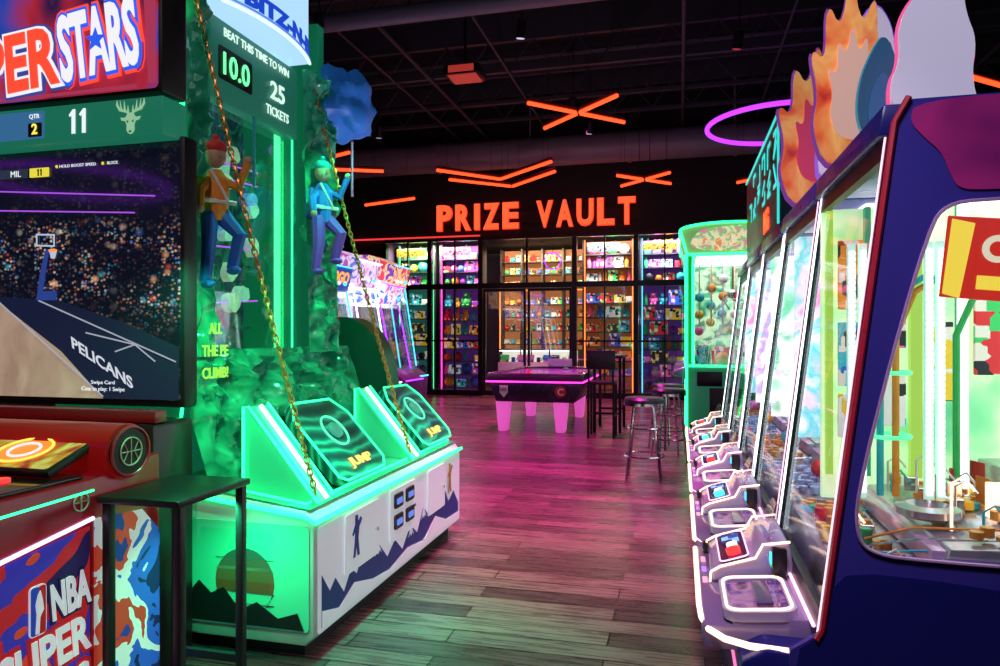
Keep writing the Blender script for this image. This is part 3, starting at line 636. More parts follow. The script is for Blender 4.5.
onscr('reflection_streak',[sline((-2.93,1.90),(-2.2,1.86),.003)],glow('screen_refl'),.003)
onscr('score_box',[rrect(-2.745,-2.64,2.035,2.075,.004,2)],glow('ybox',(.8,.7,.05),1),.005)
onscr('score_box',[rrect(-2.91,-2.755,2.035,2.075,.004,2)],glow('gbox',(.02,.03,.05),1),.005)
ONE=[(-.18,.28),(.02,.5),(.14,.5),(.14,-.5),(-.04,-.5),(-.04,.28),(-.12,.2)]
def eleven(x,y,z,h,m,par,nm='lettering'):
    for s in (-1,1): nb.add(nm,ony((x+s*h*.26,y,z),shape([[(p[0]*h,p[1]*h) for p in ONE]],.002)),m,parent=par)
eleven(-2.69,SYP-.008,2.055,.03,BLK,scn)
LT2=glow('ltw2',(.85,.95,1),1)
nb.add('lettering',ony((-2.82,SYP-.007,2.055),text('MIL',h=.026,depth=.001)),LT2,parent=scn)
nb.add('lettering',ony((-2.36,SYP-.006,1.12),text('Cost to play: 1 Swipe',w=.22,h=.022,depth=.001)),LT2,parent=scn)
nb.add('lettering',ony((-2.36,SYP-.006,1.148),text('Swipe Card',w=.12,h=.020,depth=.001)),LT2,parent=scn)
for x in (-2.60,-2.36): onscr('status_dot',[circ(x,2.075,.007,12)],glow('ybox'),.005)
nb.add('lettering',ony((-2.31,SYP-.006,2.075),text('BLOCK',h=.012,depth=.001)),LT2,parent=scn)
nb.add('lettering',ony((-2.49,SYP-.006,2.075),text('HOLD BOOST SPEED',w=.19,h=.012,depth=.001)),LT2,parent=scn)
st=nb.add('score_strip',rb(-3.86,-1.99,2.36,2.50,2.15,2.305,.008),mat('stg',(.01,.08,.05),.35,0,(.008,.13,.075),1))
ZS=2.23; YS=2.356
eleven(-2.40,YS,ZS,.10,LT2,st)
nb.add('score_box',ony((-2.66,YS,ZS),shape([rrect(-.2,.09,-.058,.058,.006,2)],.002)),glow('qbx',(.03,.13,.28),1),parent=st)
nb.add('score_box',ony((-2.615,YS-.003,ZS-.005),shape([rrect(-.035,.035,-.045,.012,.004,2)],.002)),BLK,parent=st)
nb.add('lettering',ony((-2.615,YS-.006,ZS+.033),text('QTR',h=.022,depth=.002)),LT2,parent=st)
nb.add('lettering',ony((-2.615,YS-.006,ZS-.018),text('2',h=.045,depth=.002,bold=.02)),glow('y2',(1,.8,.1),1.2),parent=st)
LGR=glow('deerw',(.35,.65,.38),.8); DGN=glow('deerg',(.01,.10,.06),1)
DS=1.2
def ds(P): return [(x*DS,z*DS) for x,z in P]
nb.add('deer_emblem',ony((-2.14,YS,ZS),shape([ds([(0,-.060),(.010,-.056),(.016,-.045),(.015,-.03),(.020,-.016),(.036,-.012),(.040,-.002),(.022,-.004),(.016,.002),(.012,.012),(-.012,.012),(-.016,.002),(-.022,-.004),(-.040,-.002),(-.036,-.012),(-.020,-.016),(-.015,-.03),(-.016,-.045),(-.010,-.056)])],.002)),LGR,parent=st)
for s in (-1,1):
    nb.add('antler_emblem',ony((-2.14,YS,ZS),shape([ds([(s*.006,.008),(s*.022,.014),(s*.045,.020),(s*.058,.040),(s*.054,.058),(s*.050,.042),(s*.041,.028),(s*.042,.057),(s*.035,.028),(s*.027,.023),(s*.026,.054),(s*.019,.022),(s*.013,.018),(s*.010,.038),(s*.006,.016)])],.002)),LGR,parent=st)
    nb.add('deer_eye',ony((-2.14,YS-.002,ZS),shape([ds([(s*.006,-.018),(s*.014,-.012),(s*.012,-.022)])],.002)),DGN,parent=st)
nb.add('deer_nose',ony((-2.14,YS-.002,ZS),shape([ds([(-.007,-.054),(.007,-.054),(0,-.046)])],.002)),DGN,parent=st)
hd=nb.add('header_sign',rb(-3.86,-1.985,2.35,2.50,2.315,2.85,.015),BLK)
nb.add('header_face',ony((0,2.345,0),shape([rrect(-3.84,-2.0,2.33,2.83,.02,3)],.004)),art('hface',[(.01,.01,.06),(.02,.06,.4),(.4,.02,.04),(.02,.01,.06),(.45,.05,.03)],1.8,'noise',.8,dist=.5),parent=hd)
for P in ([(-2.04,2.35),(-2.01,2.35),(-2.01,2.80),(-2.07,2.80)],[(-3.0,2.335),(-2.1,2.335),(-2.1,2.35),(-3.0,2.345)]): nb.add('header_stripe',ony((0,2.341,0),shape([P],.003)),mat('hstr',(.4,.05,.1),.4,0,(.5,.05,.12),.6),parent=hd)
def titled(s,x0,x1,z0,z1,mf,mo,rot,mi):
    w=x1-x0;h=z1-z0; o=((x0+x1)/2,2.338,(z0+z1)/2)
    nb.add('title_outline',ony(o,text(s,w=w*1.09,h=h*1.18,depth=.006,bold=.10,rot=rot)),mo,parent=hd)
    nb.add('title_border',ony((o[0],2.333,o[2]),text(s,w=w*1.04,h=h*1.10,depth=.006,bold=.07,rot=rot)),mi,parent=hd)
    nb.add('title_letters',ony((o[0],2.328,o[2]),text(s,w=w*.98,h=h,depth=.006,bold=.03,rot=rot)),mf,parent=hd)
titled('SUPER',-3.16,-2.46,2.35,2.60,glow('tr',(1,.07,.03),1.1),glow('tn',(.03,.05,.3),1),math.radians(5),glow('tw',(.9,.9,.95),1))
titled('STARS',-2.47,-2.08,2.40,2.68,MC['tw'],glow('tr'),math.radians(7),glow('tbl',(.02,.10,.8),1.1))
nb.add('title_star',ony((-2.28,2.324,2.54),shape([[((.05 if i%2==0 else .022)*math.sin(i*math.pi/5),(.05 if i%2==0 else .022)*math.cos(i*math.pi/5)) for i in range(10)]],.003)),glow('tbl'),parent=hd)
cn=nb.add('console_body',bev(prism([(.9,.0),(2.3,.0),(2.3,.9),(1.97,.86),(1.2,.86),(1.05,.80),(.9,.6)],'x',-3.5,-1.95),.015),mat('cred',(.35,.01,.02),.18,0,(.5,.01,.02),.10))  # faint self-glow added to redden the console
nb.add('console_deck',rb(-3.48,-1.96,1.15,1.95,.86,.875,.006),mat('cdk',(.02,.006,.008),.12))
NB=art('nbart',[(.02,.01,.10),(.6,.02,.03),(.05,.04,.5),(.75,.08,.03),(.02,.01,.10)],2.6,'noise',.4,dist=.4,interp='CONSTANT')  # side print glows so that it reads as lit
sd=nb.add('side_graphic',onx((-1.947,0,0),shape([[(1.0,.02),(1.96,.02),(1.96,.70),(1.3,.62),(1.0,.55)]],.003)),NB,parent=cn)
nb.add('side_graphic',onx((-1.947,0,0),shape([[(1.98,.02),(2.29,.02),(2.29,.60),(2.2,.70),(1.98,.72)]],.003)),art('nbart2',[(.01,.02,.10),(.03,.10,.55),(.7,.7,.75),(.6,.05,.03),(.02,.04,.3)],4.5,'noise',.45,dist=.5,interp='CONSTANT'),parent=cn)  # this print glows too, to hold up against the green light
rt=math.radians(5)
nb.add('letter_outline',onx((-1.943,1.88,.50),text('NBA',w=.165,h=.14,depth=.004,bold=.07,rot=rt)),mat('nlo',(.02,.03,.2),.4),parent=sd)
nb.add('lettering',onx((-1.939,1.88,.50),text('NBA',w=.15,h=.12,depth=.004,bold=.03,rot=rt)),WLT,parent=sd)
nb.add('league_emblem',onx((-1.942,1.757,.49),shape([rrect(-.030,.030,-.079,.079,.014,3)],.004)),WLT,parent=sd)
nb.add('league_emblem',onx((-1.940,1.757,.49),shape([rrect(-.026,.004,-.075,.075,.008,3)],.004)),mat('lgb',(.03,.08,.45),.4,0,(.02,.06,.5),.4),parent=sd)
nb.add('league_emblem',onx((-1.940,1.757,.49),shape([rrect(.0,.026,-.075,.075,.008,3)],.004)),mat('lgr2',(.5,.02,.03),.4,0,(.5,.01,.02),.4),parent=sd)
nb.add('league_emblem',onx((-1.936,1.757,.49),shape([[(-.012,-.07),(.0,-.07),(.003,-.02),(.016,.0),(.012,.03),(.004,.062),(-.004,.05),(-.012,.02),(-.008,-.01)]],.003)),WLT,parent=sd)
for s,z in (('SUPER',.34),('STARS',.18)):
    nb.add('letter_outline',onx((-1.943,1.79,z),text(s,w=.36,h=.155,depth=.004,bold=.10,rot=rt)),mat('lgr',(.7,.02,.03),.4,0,(.6,.01,.02),.3),parent=sd)
    nb.add('lettering',onx((-1.938,1.79,z),text(s,w=.33,h=.125,depth=.004,bold=.03,rot=rt)),WLT,parent=sd)
nb.add('neon_trim',tube([(-1.94,.95,.56),(-1.94,1.3,.63),(-1.94,1.97,.725)],.007,6),glow('lav',(.55,.5,1),2.5))
nb.add('neon_trim',tube([(-1.94,1.1,.80),(-1.94,1.3,.80),(-1.94,1.97,.82)],.004,6),nGREEN)
nb.add('ball_emblem',onx((-1.945,1.925,.79),shape([circ(0,0,.032),circ(0,0,.028)],.003)),WHT,parent=cn)
nb.add('ball_emblem',onx((-1.945,1.925,.79),shape([sline((-.03,0),(.03,0),.002)],.003)),WHT,parent=cn)
nb.add('ball_emblem',onx((-1.945,1.925,.79),shape([sline((0,-.03),(0,.03),.002)],.003)),WHT,parent=cn)
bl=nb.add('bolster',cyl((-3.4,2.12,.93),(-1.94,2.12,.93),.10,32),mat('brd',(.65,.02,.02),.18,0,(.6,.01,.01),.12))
nb.add('bolster_cap',cyl((-1.94,2.12,.93),(-1.925,2.12,.93),.085,32),BLK,parent=bl)
nb.add('cap_ring',tube([(-1.924,2.12+.088*math.cos(a*math.pi/16),.93+.088*math.sin(a*math.pi/16)) for a in range(32)],.006,6,True),RED,parent=bl)
nb.add('ball_emblem',join(tube([(-1.922,2.12+.05*math.cos(a*math.pi/16),.93+.05*math.sin(a*math.pi/16)) for a in range(32)],.003,5,True),cyl((-1.922,2.07,.93),(-1.922,2.17,.93),.002,5),cyl((-1.922,2.12,.88),(-1.922,2.12,.98),.002,5),tube([(-1.922,2.085,.965),(-1.922,2.105,.93),(-1.922,2.085,.895)],.002,5),tube([(-1.922,2.155,.965),(-1.922,2.135,.93),(-1.922,2.155,.895)],.002,5)),mat('embl',(.7,.5,.4),.4),parent=bl)
F=FR((-2.45,1.86,.885),(1,0,0),(0,.24,.09))
mn=nb.add('play_monitor',xf(bev(box(0,.44,0,.24,-.01,.015),.005),F),BLK)
nb.add('monitor_face',xf(mv(shape([rrect(.02,.42,.015,.225,.01,2)],.002),0,0,.017),F),art('mface',[(.02,.01,.02),(.5,.03,.02),(.7,.25,.03),(.8,.5,.15),(.3,.02,.05)],7,'noise',.5,dist=1),parent=mn)
nb.add('monitor_disc',xf(mv(shape([circ(.22,.12,.105,28,.085)],.002),0,0,.019),F),glow('mdisc',(1,.28,.03),1.1),parent=mn)
for r_,m_ in ((.08,'y2'),(.045,'tw')): nb.add('monitor_ring',xf(mv(tube([(r_*1.25*math.cos(a*math.pi/12),r_*math.sin(a*math.pi/12),0) for a in range(24)],.005,6,True),.22,.12,.022),F),MC[m_],parent=mn)
nb.add('roller',cyl((-2.9,1.66,.905),(-2.2,1.66,.905),.028,16),mat('roly',(.8,.45,.03),.3))
for x in (-2.12,-2.3): nb.add('button',lathe([(.03,0),(.03,.012),(.001,.016)],(x,1.78,.875),16),nRED)
nb.add('cup_ring',tube([(-2.72+.07*math.cos(a*math.pi/10),1.83+.07*math.sin(a*math.pi/10),.885) for a in range(20)],.012,8,True),mat('blueg',(.05,.1,.35),.2))
nb.add('under_panel',rb(-3.6,-2.0,2.33,2.40,1.0,1.05,.01),mat('upr',(.4,.02,.03),.25))

# ================================================================ RIGHT ROW
DECK=mat('deck',(.26,.2,.40),.16)
PODW=mat('podw',(.44,.38,.60),.15)
CLR=glassm('clearg',(1,1,1),.18,(.92,.9,1))
def unit(i,y0,y1,arts,led,label,bodym,trim):
    t=T('prize_game_machine',label,'arcade game',(.85,(y0+y1)/2,0),group='row of prize games')
    a,b=y0+.012,y1-.012
    t.add('lower_cabinet',bev(prism([(.17,.0),(.17,.40),(.24,.44),(1.6,.44),(1.6,0)],'y',a,b),.012),bodym)
    ld=t.add('ledge',bev(prism([(.07,.38),(.065,.435),(.07,.452),(.16,.458),(.165,.478),(.42,.50),(.42,.38)],'y',a+(.12 if i==0 else 0),b),.006),DECK)
    P=[(.062,b,.445),(.062,a+.30,.445)]
    if i==0: P+=[(.066,a+.2,.445),(.085,a+.12,.44),(.13,a+.07,.435),(.2,a+.035,.435),(.34,a+.01,.44)]
    else: P+=[(.062,a+.12,.445),(.09,a+.05,.445),(.14,a+.015,.445)]
    t.add('rim_light',tube(P,.010,6),nWARM)
    t.add('rim_light',tube([(.165,a+.1,.33),(.165,b,.33)],.005,6),glow('nDimPink',(1,.2,.5),1.2))
    t.add('rim_light',tube([(.375,a+.05,.508),(.375,b-.03,.508)],.006,6),led)
    w=b-a
    yc_=a+.28; F=FR((.235,yc_,.492),(0,-1,0),(1,0,.10))
    tr=t.add('chute_rim',xf(bev(shape([rrect(-.165,.165,-.105,.115,.05,5),rrect(-.140,.140,-.082,.092,.035,5)],.030),.006,1),F),PODW,parent=ld)
    t.add('chute_light',xf(mv(tube([(p[0],p[1],0) for p in rrect(-.150,.150,-.092,.102,.04,4)],.0045,6,True),0,0,.018),F),nWARM,parent=tr)
    t.add('chute_floor',xf(shape([rrect(-.14,.14,-.082,.092,.035,5)],.006),F),art('chf',[(.02,.01,.05),(.10,.04,.25),(.4,.22,.4),(.04,.01,.08)],10,'noise',.3,dist=1),parent=tr)
    t.add('chute_guard',xf(mv(box(-.13,.13,.06,.066,0,.09),0,0,.01),F),CLR,parent=tr)
    t.add('prize_flap',xf(mv(bev(box(-.10,.10,.0,.05,0,.012),.003,1),0,0,.01),F),mat('flp',(.10,.06,.2),.15),parent=tr)
    ya,yb=a+.50,a+.88; py=(ya+yb)/2
    pod=t.add('control_pod',bev(prism([(.11,.456),(.11,.492),(.14,.512),(.26,.552),(.285,.60),(.375,.615),(.395,.5)],'y',ya,yb),.014,3),PODW)
    F2=FR((.197,py,.534),(0,-1,0),Vector((.12,0,.040)))
    t.add('button_plate',xf(bev(prism(rrect(-.165,.165,-.055,.048,.02,4),'z',0,.008),.003,1),F2),mat('btp',(.03,.015,.10),.12),parent=pod)
    t.add('plate_glow',xf(tube([(p[0],p[1],.008) for p in rrect(-.165,.165,-.055,.048,.02,4)],.003,5,True),F2),led,parent=pod)
    t.add('button',xf(mv(lathe([(.026,0),(.026,.022),(.001,.028)],n=18),.10,-.0,.006),F2),nCYAN if i%2 else nRED,parent=pod)
    t.add('button',xf(mv(lathe([(.020,0),(.020,.02),(.001,.024)],n=16),.03,-.0,.006),F2),nWARM,parent=pod)
    t.add('pod_screen',xf(mv(shape([rrect(-.15,-.03,-.035,.03,.006,2)],.004),0,0,.011),F2),art('pscr',[(.02,.05,.3),(.2,.5,.9),(.8,.3,.6),(.02,.02,.1)],20,'blocks',.9,interp='CONSTANT'),parent=pod)
    for yy in (ya-.006,yb+.006): t.add('side_glow',tube([(.105,yy,.46),(.108,yy,.497),(.14,yy,.518),(.26,yy,.558),(.285,yy,.607),(.375,yy,.622)],.0045,6),nWARM,parent=pod)
    t.add('clear_guard',bev(prism([(.30,.60),(.36,.70),(.366,.70),(.306,.60)],'y',ya+.03,yb-.03),.001,1),CLR,parent=pod)
    t.add('card_reader',rb(.31,.36,a+.45,a+.485,.49,.61,.008),BLK,parent=pod)
    t.add('reader_light',box(.304,.31,a+.455,a+.475,.55,.59),nCYAN,parent=pod)
    t.add('ticket_chute',rb(.09,.15,b-.10,b-.02,.45,.49,.01),BLK,parent=ld)
    t.add('coin_slide',bev(prism([(.19,.478),(.19,.50),(.36,.60),(.38,.60),(.38,.50)],'y',b-.07,b-.04),.006),CHR,parent=ld)
    for q in range(3): t.add('deck_marker',rb(.080,.098,a+.50+.12*q,a+.56+.12*q,.450,.4565,.002,1),glow('dkm%d'%(q%2),(.5,.2,1) if q%2 else (1,.4,.6),1.2),parent=ld)
    def slab(xo,ya,yb,m,n,th=.03,z0=.50,z1=1.9):
        x=lambda z:.38+(z-.5)*.125
        return t.add(n,prism([(x(z0)+xo,z0),(x(z0)+xo+th,z0),(x(z1)+xo+th,z1),(x(z1)+xo,z1)],'y',ya,yb),m)
    slab(-.0,a,a+.026,trim,'corner_post'); slab(0,b-.026,b,trim,'corner_post')
    slab(-.004,a+.010,a+.015,led,'light_strip',.008); slab(-.004,b-.032,b-.026,nWHT,'light_strip',.008)
    slab(.012,a+.026,b-.032,glassm('fglass',(.85,.95,1),.13),'front_glass',.005,.56,1.84)
    slab(.0,a+.026,b-.026,trim,'sill',.03,.5,.56); slab(0,a+.026,b-.026,trim,'head_rail',.03,1.84,1.9)
    t.add('roof_cap',bev(prism([(.53,1.9),(.545,1.99),(1.6,1.99),(1.6,1.9)],'y',a,b),.01),bodym)
    t.add('back_board',box(1.5,1.6,a,b,.44,1.9),arts)
    t.add('play_deck',bev(prism([(.44,.45),(.44,.66),(.7,.68),(.72,.76),(1.1,.78),(1.1,.88),(1.5,.90),(1.5,.45)],'y',a+.03,b-.03),.006),mat('silv',(.5,.5,.55),.2,.6))
    for yy in (a+.25,b-.25):
        for xx in (.98,1.25): t.add('inner_post',cyl((xx,yy,.78),(xx,yy,1.88),.018,10),nWHT)
    for z in (1.2,1.45,1.7): t.add('ring_light',tube([(1.3,(a+b)/2+.2*math.cos(q*math.pi/10),z+.05*math.sin(q*math.pi/10)) for q in range(20)],.012,6,True),glow('ltg',(.1,1,.4),1.4))
    t.add('top_light',box(.75,1.4,a+.1,b-.1,1.88,1.898),glow('toplt',(.95,.92,1),3.4) if i else glow('toplt0',(1,.95,.95),2.0))
    if i>0:
        t.add('inner_arch',tube([(.9,a+.12,.78),(.9,a+.12,1.5),(.9,a+.3,1.68),(.9,b-.3,1.68),(.9,b-.12,1.5),(.9,b-.12,.78)],.014,8),[nWHT,nCYAN,nPINK,nWHT,nCYAN][i])
        t.add('bonus_disc',cyl((.93,(a+b)/2,1.45),(.96,(a+b)/2,1.45),.13,24),art('bdisc',[(.9,.3,.05),(.95,.85,.2),(.1,.3,.8),(.9,.1,.3)],9,'voronoi',.6,interp='CONSTANT'))
        for q in range(5): t.add('chute_fin',bev(prism([(.80,.78),(.80,.98),(.86,1.02),(.92,.78)],'y',a+.14+q*(w-.28)/4-.005,a+.14+q*(w-.28)/4+.005),.002,1),mat('finm',(.5,.8,.9),.1,0,(.2,.5,.6),.25))
        t.add('side_wall',box(.6,1.5,b-.03,b-.015,.8,1.88),arts)
        for q in range(7):
            xx=.64+.12*q; t.add('wall_bulb',ball((xx,b-.045,1.1+.1*(q%3)),.022,10,8),[nPINK,nCYAN,nWARM][q%3])
            t.add('prize_capsule',ball((.62+.09*q,a+.35+.05*(q%4),.83 if xx>.72 else .74),.04,12,8),PL[['yellow','red','teal','orange','pink','white','green'][(q+i)%7]])
    t.add('pusher_bar',bev(box(.68,.74,a+.05,b-.05,.69,.75),.006),mat('pbar',(.7,.5,.75),.2,.3))
    gs=[]
    for k in range(110):
        x=random.uniform(.46,1.05)
        if .66<x<.78: continue
        y=random.uniform(a+.06,b-.06); z=.680 if x<.7 else .787
        gs.append(cyl((x,y,z-.004),(x,y,z+.008+random.choice((0,.008,.016))),.018,10))
    tk=t.add('token_pile',join(*gs),mat('tok%d'%(i%2),(.85,.35,.06) if i%2==0 else (.4,.55,.9),.35,.3)); tk['kind']='stuff'
    for k in range(8):
        c=random.choice([RED,YEL,BLUE,ORG,GRN,PL['pink'],WHT]); x=.98+.1*(k%2); y=a+.1+k*(w-.2)/7
        t.add('prize_card',xf(bev(box(-.035,.035,-.002,.002,0,.09),.001,1),Matrix.Translation((x,y,.785))@Matrix.Rotation(random.uniform(.9,2.0),4,'Z')),c)
    return t
MINT=art('mint',[(.15,.6,.35),(.6,.95,.7),(1,1,.85),(.1,.5,.35),(.6,.8,.3)],4,'noise',.9,dist=.8)  # light of the game interiors is put into glowing backboard art
PNK=art('pnk',[(.8,.15,.4),(1,.55,.7),(.1,.55,.6),(1,.85,.9),(.5,.15,.6)],4,'noise',1.0,dist=.8)
GWA=art('gwa',[(.08,.5,.35),(.95,.95,.9),(.5,.25,.8),(.1,.6,.6)],5,'noise',1.0,dist=.8)
REDT=mat('redt',(.6,.02,.05),.3)
lb='prize pusher game with slanted glass and %s lit interior'
u0=unit(0,2.13,3.1,MINT,nPINK,'large prize game with purple side panel and rounded side window',NAVY,BLKM)
unit(1,3.1,4.1,PNK,nPINK,lb%'pink',PURP,BLKM); unit(2,4.1,5.1,MINT,nWHT,lb%'mint green',NAVY,BLKM)
unit(3,5.1,6.1,GWA,nPINK,lb%'pale',PURP,BLKM); unit(4,6.1,7.1,PNK,nWHT,lb%'pink',NAVY,BLKM)
win=smooth_poly([(.470,.90),(.472,.80),(.50,.755),(.60,.74),(1.32,.74),(1.42,.76),(1.44,.86),(1.44,1.60),(1.42,1.69),(1.32,1.71),(.78,1.71),(.69,1.70),(.65,1.64),(.56,1.30)],2)
outer=[(.30,.0),(.30,.46),(.385,.52),(.565,1.93),(.60,1.99),(1.6,1.99),(1.6,0)]
sp_=u0.add('side_panel',ony((0,2.125,0),shape([outer,win],.02)),PURP,label='glossy blue-purple side panel with rounded window')
mg=smooth_poly([(.62,1.985),(.60,1.93),(.64,1.88),(.68,1.84),(.70,1.78),(.72,1.74),(.78,1.735),(1.0,1.735),(1.59,1.735),(1.59,1.985),(1.0,1.985)],2)
u0.add('panel_graphic',ony((0,2.112,0),shape([mg],.003)),art('maggr',[(.22,.015,.15),(.5,.03,.22),(.3,.02,.2)],1.5,'noise',.10),parent=sp_)
u0.add('panel_graphic',ony((0,2.112,0),shape([smooth_poly([(.305,.01),(.305,.455),(.388,.52),(.41,.68),(.55,.70),(1.0,.66),(1.59,.70),(1.59,.01)],1)],.003)),NAVY,parent=sp_)
u0.add('edge_trim',tube([(.37,2.11,.50),(.385,2.11,.53),(.565,2.11,1.93),(.60,2.11,1.995)],.009,6),REDT,parent=sp_)
u0.add('window_gasket',ony((0,2.11,0),tube([(p[0],p[1],0) for p in win],.005,6,True)),mat('gask',(.6,.35,.6),.3),parent=sp_)
u0.add('side_glass',ony((0,2.13,0),shape([win],.004)),GLASS,parent=sp_)
ic=u0.add('inner_card',xf(bev(box(-.12,.4,-.004,.004,-.12,.12),.003,1),Matrix.Translation((.87,2.32,1.57))@Matrix.Rotation(.1,4,'Y')),glow('icr',(.75,.03,.02),.8))
CF=FR((.87,2.312,1.57),(1,0,-.1),(.1,0,1))
u0.add('card_mark',xf(shape([[(-.115,-.11),(-.07,-.12),(-.05,.10),(-.11,.11)]],.004),CF),glow('icy',(1,.75,.08),1),parent=ic)
u0.add('card_mark',xf(shape([circ(.015,.03,.04),circ(.015,.03,.022)],.004),CF),glow('icw',(.9,.8,.6),.9),parent=ic)
u0.add('card_mark',xf(shape([[(-.03,-.09),(.30,-.09),(.30,-.05),(-.03,-.05)]],.004),CF),glow('icy'),parent=ic)
u0.add('inner_wall',box(.55,1.5,3.04,3.07,.7,1.85),art('iw',[(.06,.45,.25),(.25,.75,.35),(.6,.95,.55),(.8,.95,.6),(.3,.8,.3)],2.4,'noise',.75,dist=.4))  # bright interior is put into the glow of this wall
for xa,xb,m,c in ((.56,.585,'gyl',(.5,.9,.10)),(.70,.72,'gy2',(.02,.35,.18)),(.86,.90,'gyl',0),(1.02,1.05,'gy2',0),(1.2,1.25,'gyl',0)):
    u0.add('band_light',box(xa,xb,3.0,3.035,.8,1.85),glow(m,c or (1,1,1),.8))
for q,(xa,xb,za,zb,c) in enumerate(((.60,.69,1.45,1.72,'orange'),(.60,.69,1.15,1.40,'teal'),(.75,.84,1.30,1.50,'pink'),(.92,1.0,1.1,1.4,'yellow'),(.60,.69,.95,1.12,'yellow'),(.75,.84,1.0,1.2,'white'),(.75,.84,1.56,1.75,'teal'),(1.07,1.18,1.2,1.5,'red'))):
    u0.add('wall_poster',bev(box(xa,xb,2.985,3.0,za,zb),.003,1),IM[c])
for xa in (.565,.60,.80,.835):
    tw_=u0.add('led_tower',box(xa-.012,xa+.012,2.60,2.62,.80,1.66),mat('ledp',(.5,.8,.7),.3,0,(.5,.9,.75),.6))
    u0.add('led_column',join(*[bev(box(xa-.008,xa+.008,2.588,2.6,.82+.02*q,.834+.02*q),.002,1) for q in range(41)]),glow('ledw',(1,1,1),2.6),parent=tw_)
for xa,m_ in ((.69,'teal'),(.74,'orange'),(.93,'green')):
    u0.add('guide_tube',tube([(xa,2.75,.78),(xa,2.75,1.35),(xa+.05,2.72,1.5),(xa+.14,2.7,1.56),(xa+.2,2.7,1.5)],.012,8),PL[m_])
for za in (1.0,1.22): u0.add('catch_ring',tube([(.70+.07*math.cos(a*math.pi/10),2.70+.07*math.sin(a*math.pi/10),za) for a in range(20)],.008,6,True),glow('ltg'))
for k in range(4):
    u0.add('target_rail',tube([(.49+.01*k,2.24,.69+.022*k),(.66,2.20+.03*k,.71+.025*k),(1.3,2.20+.03*k,.73+.025*k)],.004,6),[CHR,PL['teal'],CHR,PL['orange']][k])
u0.add('jackpot_wheel',lathe([(.07,.79),(.09,.80),(.09,.82),(.06,.83),(.05,.81),(.001,.81)],(.74,2.42,0),28),mat('jw',(.6,.6,.65),.2,.6))
random.seed(5)
for k in range(92):
    x=random.uniform(.47,1.2); y=random.uniform(2.2,2.95); z=.672 if x<.7 else .775
    if .67<x<.74: continue
    h=random.choice([.02,.03,.05,.08,.11]); r_=random.uniform(.012,.026)
    c=random.choice([PL['orange'],PL['yellow'],CHR,PL['white'],PL['teal'],GRN,MC['silv'],PL['red'],nWARM])
    if k%3==0: g=bev(box(x-r_,x+r_,y-r_,y+r_,z,z+h),.003,1)
    elif k%3==1: g=cyl((x,y,z),(x,y,z+h),r_*.8,12)
    else: g=tube([(x,y,z),(x,y,z+h+.03),(x+.03,y,z+h+.05),(x+.06,y,z+h+.01)],.004,6)
    u0.add('play_piece',g,c)
def topper(name,label,P,o,m,mo,inner=None):
    t=T(name,label,'topper',(o[0],o[1],o[2]))
    P=smooth_poly(P,2)
    cx=sum(p[0] for p in P)/len(P); cz=sum(p[1] for p in P)/len(P)
    pn=t.add('cutout_panel',xf(shape([P],.02),FR(o,(1,0,0),(0,0,1))),m)
    Q=[(cx+(p[0]-cx)*1.07,cz+(p[1]-cz)*1.05) for p in P]; mnz=min(p[1] for p in P)
    Q=[(q[0],max(q[1],mnz)) for q in Q]
    t.add('cutout_border',xf(shape([Q],.01),FR((o[0],o[1]+.016,o[2]),(1,0,0),(0,0,1))),mo)
    if inner:
        R=[(cx+(p[0]-cx)*.6,cz-.05+(p[1]-cz)*.6) for p in P]
        t.add('inner_shape',xf(shape([R],.006),FR((o[0],o[1]-.014,o[2]),(1,0,0),(0,0,1))),inner,parent=pn)
    t.add('foot',box(o[0]+cx-.05,o[0]+cx+.05,o[1]-.03,o[1]+.05,o[2]-.0,o[2]+.02),BLK)
    return t
TZ=2.0
cl=[(0,0),(-.01,.1),(.03,.16),(.02,.26),(.07,.34),(.13,.36),(.2,.42),(.26,.36),(.27,.28),(.31,.2),(.29,.1),(.32,0)]
WG=mat('wg',(.8,.78,.85),.4,0,(.9,.85,.95),.25)
topper('cloud_cutout','white cloud shaped display board with pink outline on a machine roof',[(x*.70,z) for x,z in cl],(.61,2.3,TZ),WG,glow('pko',(1,.1,.35),.9))
cr=[(0,0),(-.03,.08),(-.02,.2),(.02,.3),(.05,.34),(.08,.28),(.10,.16),(.09,.05),(.07,0)]
topper('leaf_cutout','teal crystal shaped display board on a machine roof',cr,(.60,2.55,TZ),mat('tlc',(.01,.12,.2),.4,0,(.01,.12,.2),.3),glow('cyo',(.1,.4,.6),.5),mat('tlc2',(.03,.35,.5),.4))
fl=[(0,0),(-.06,.12),(-.03,.2),(-.07,.33),(0,.28),(.0,.45),(.06,.36),(.1,.52),(.14,.36),(.2,.46),(.2,.3),(.26,.34),(.24,.2),(.3,.14),(.26,0)]
FLM=art('flm',[(.5,.02,.02),(.85,.15,.03),(.95,.5,.12),(.7,.05,.04)],5,'noise',.4,dist=.5)
topper('flame_cutout','orange and yellow flame shaped display board on a machine roof',[(x*.9,z*1.5) for x,z in fl],(.56,3.0,TZ),FLM,glow('pur2',(.25,.05,.4),.6),mat('fin',(.95,.7,.45),.4,0,(.9,.6,.35),.25))
topper('cloud_cutout','second white cloud shaped display board with violet outline',[(x*1.1,z*1.9) for x,z in cl],(.60,3.35,TZ),WG,glow('vio',(.3,.1,.7),.9))
topper('flame_cutout','tall orange flame shaped display board',[(x*1.2,z*1.7) for x,z in fl],(.57,3.9,TZ),FLM,glow('pur2'),mat('fin2',(.8,.1,.15),.4,0,(.7,.05,.1),.3))
ms=T('marquee_sign','dark green marquee sign with glowing teal strokes on the machine roofs','sign',(.62,5.0,1.992))
ms.add('sign_box',rb(.56,.68,4.35,6.4,1.992,2.66,.015),mat('dgs',(.006,.05,.045),.35))
random.seed(3)
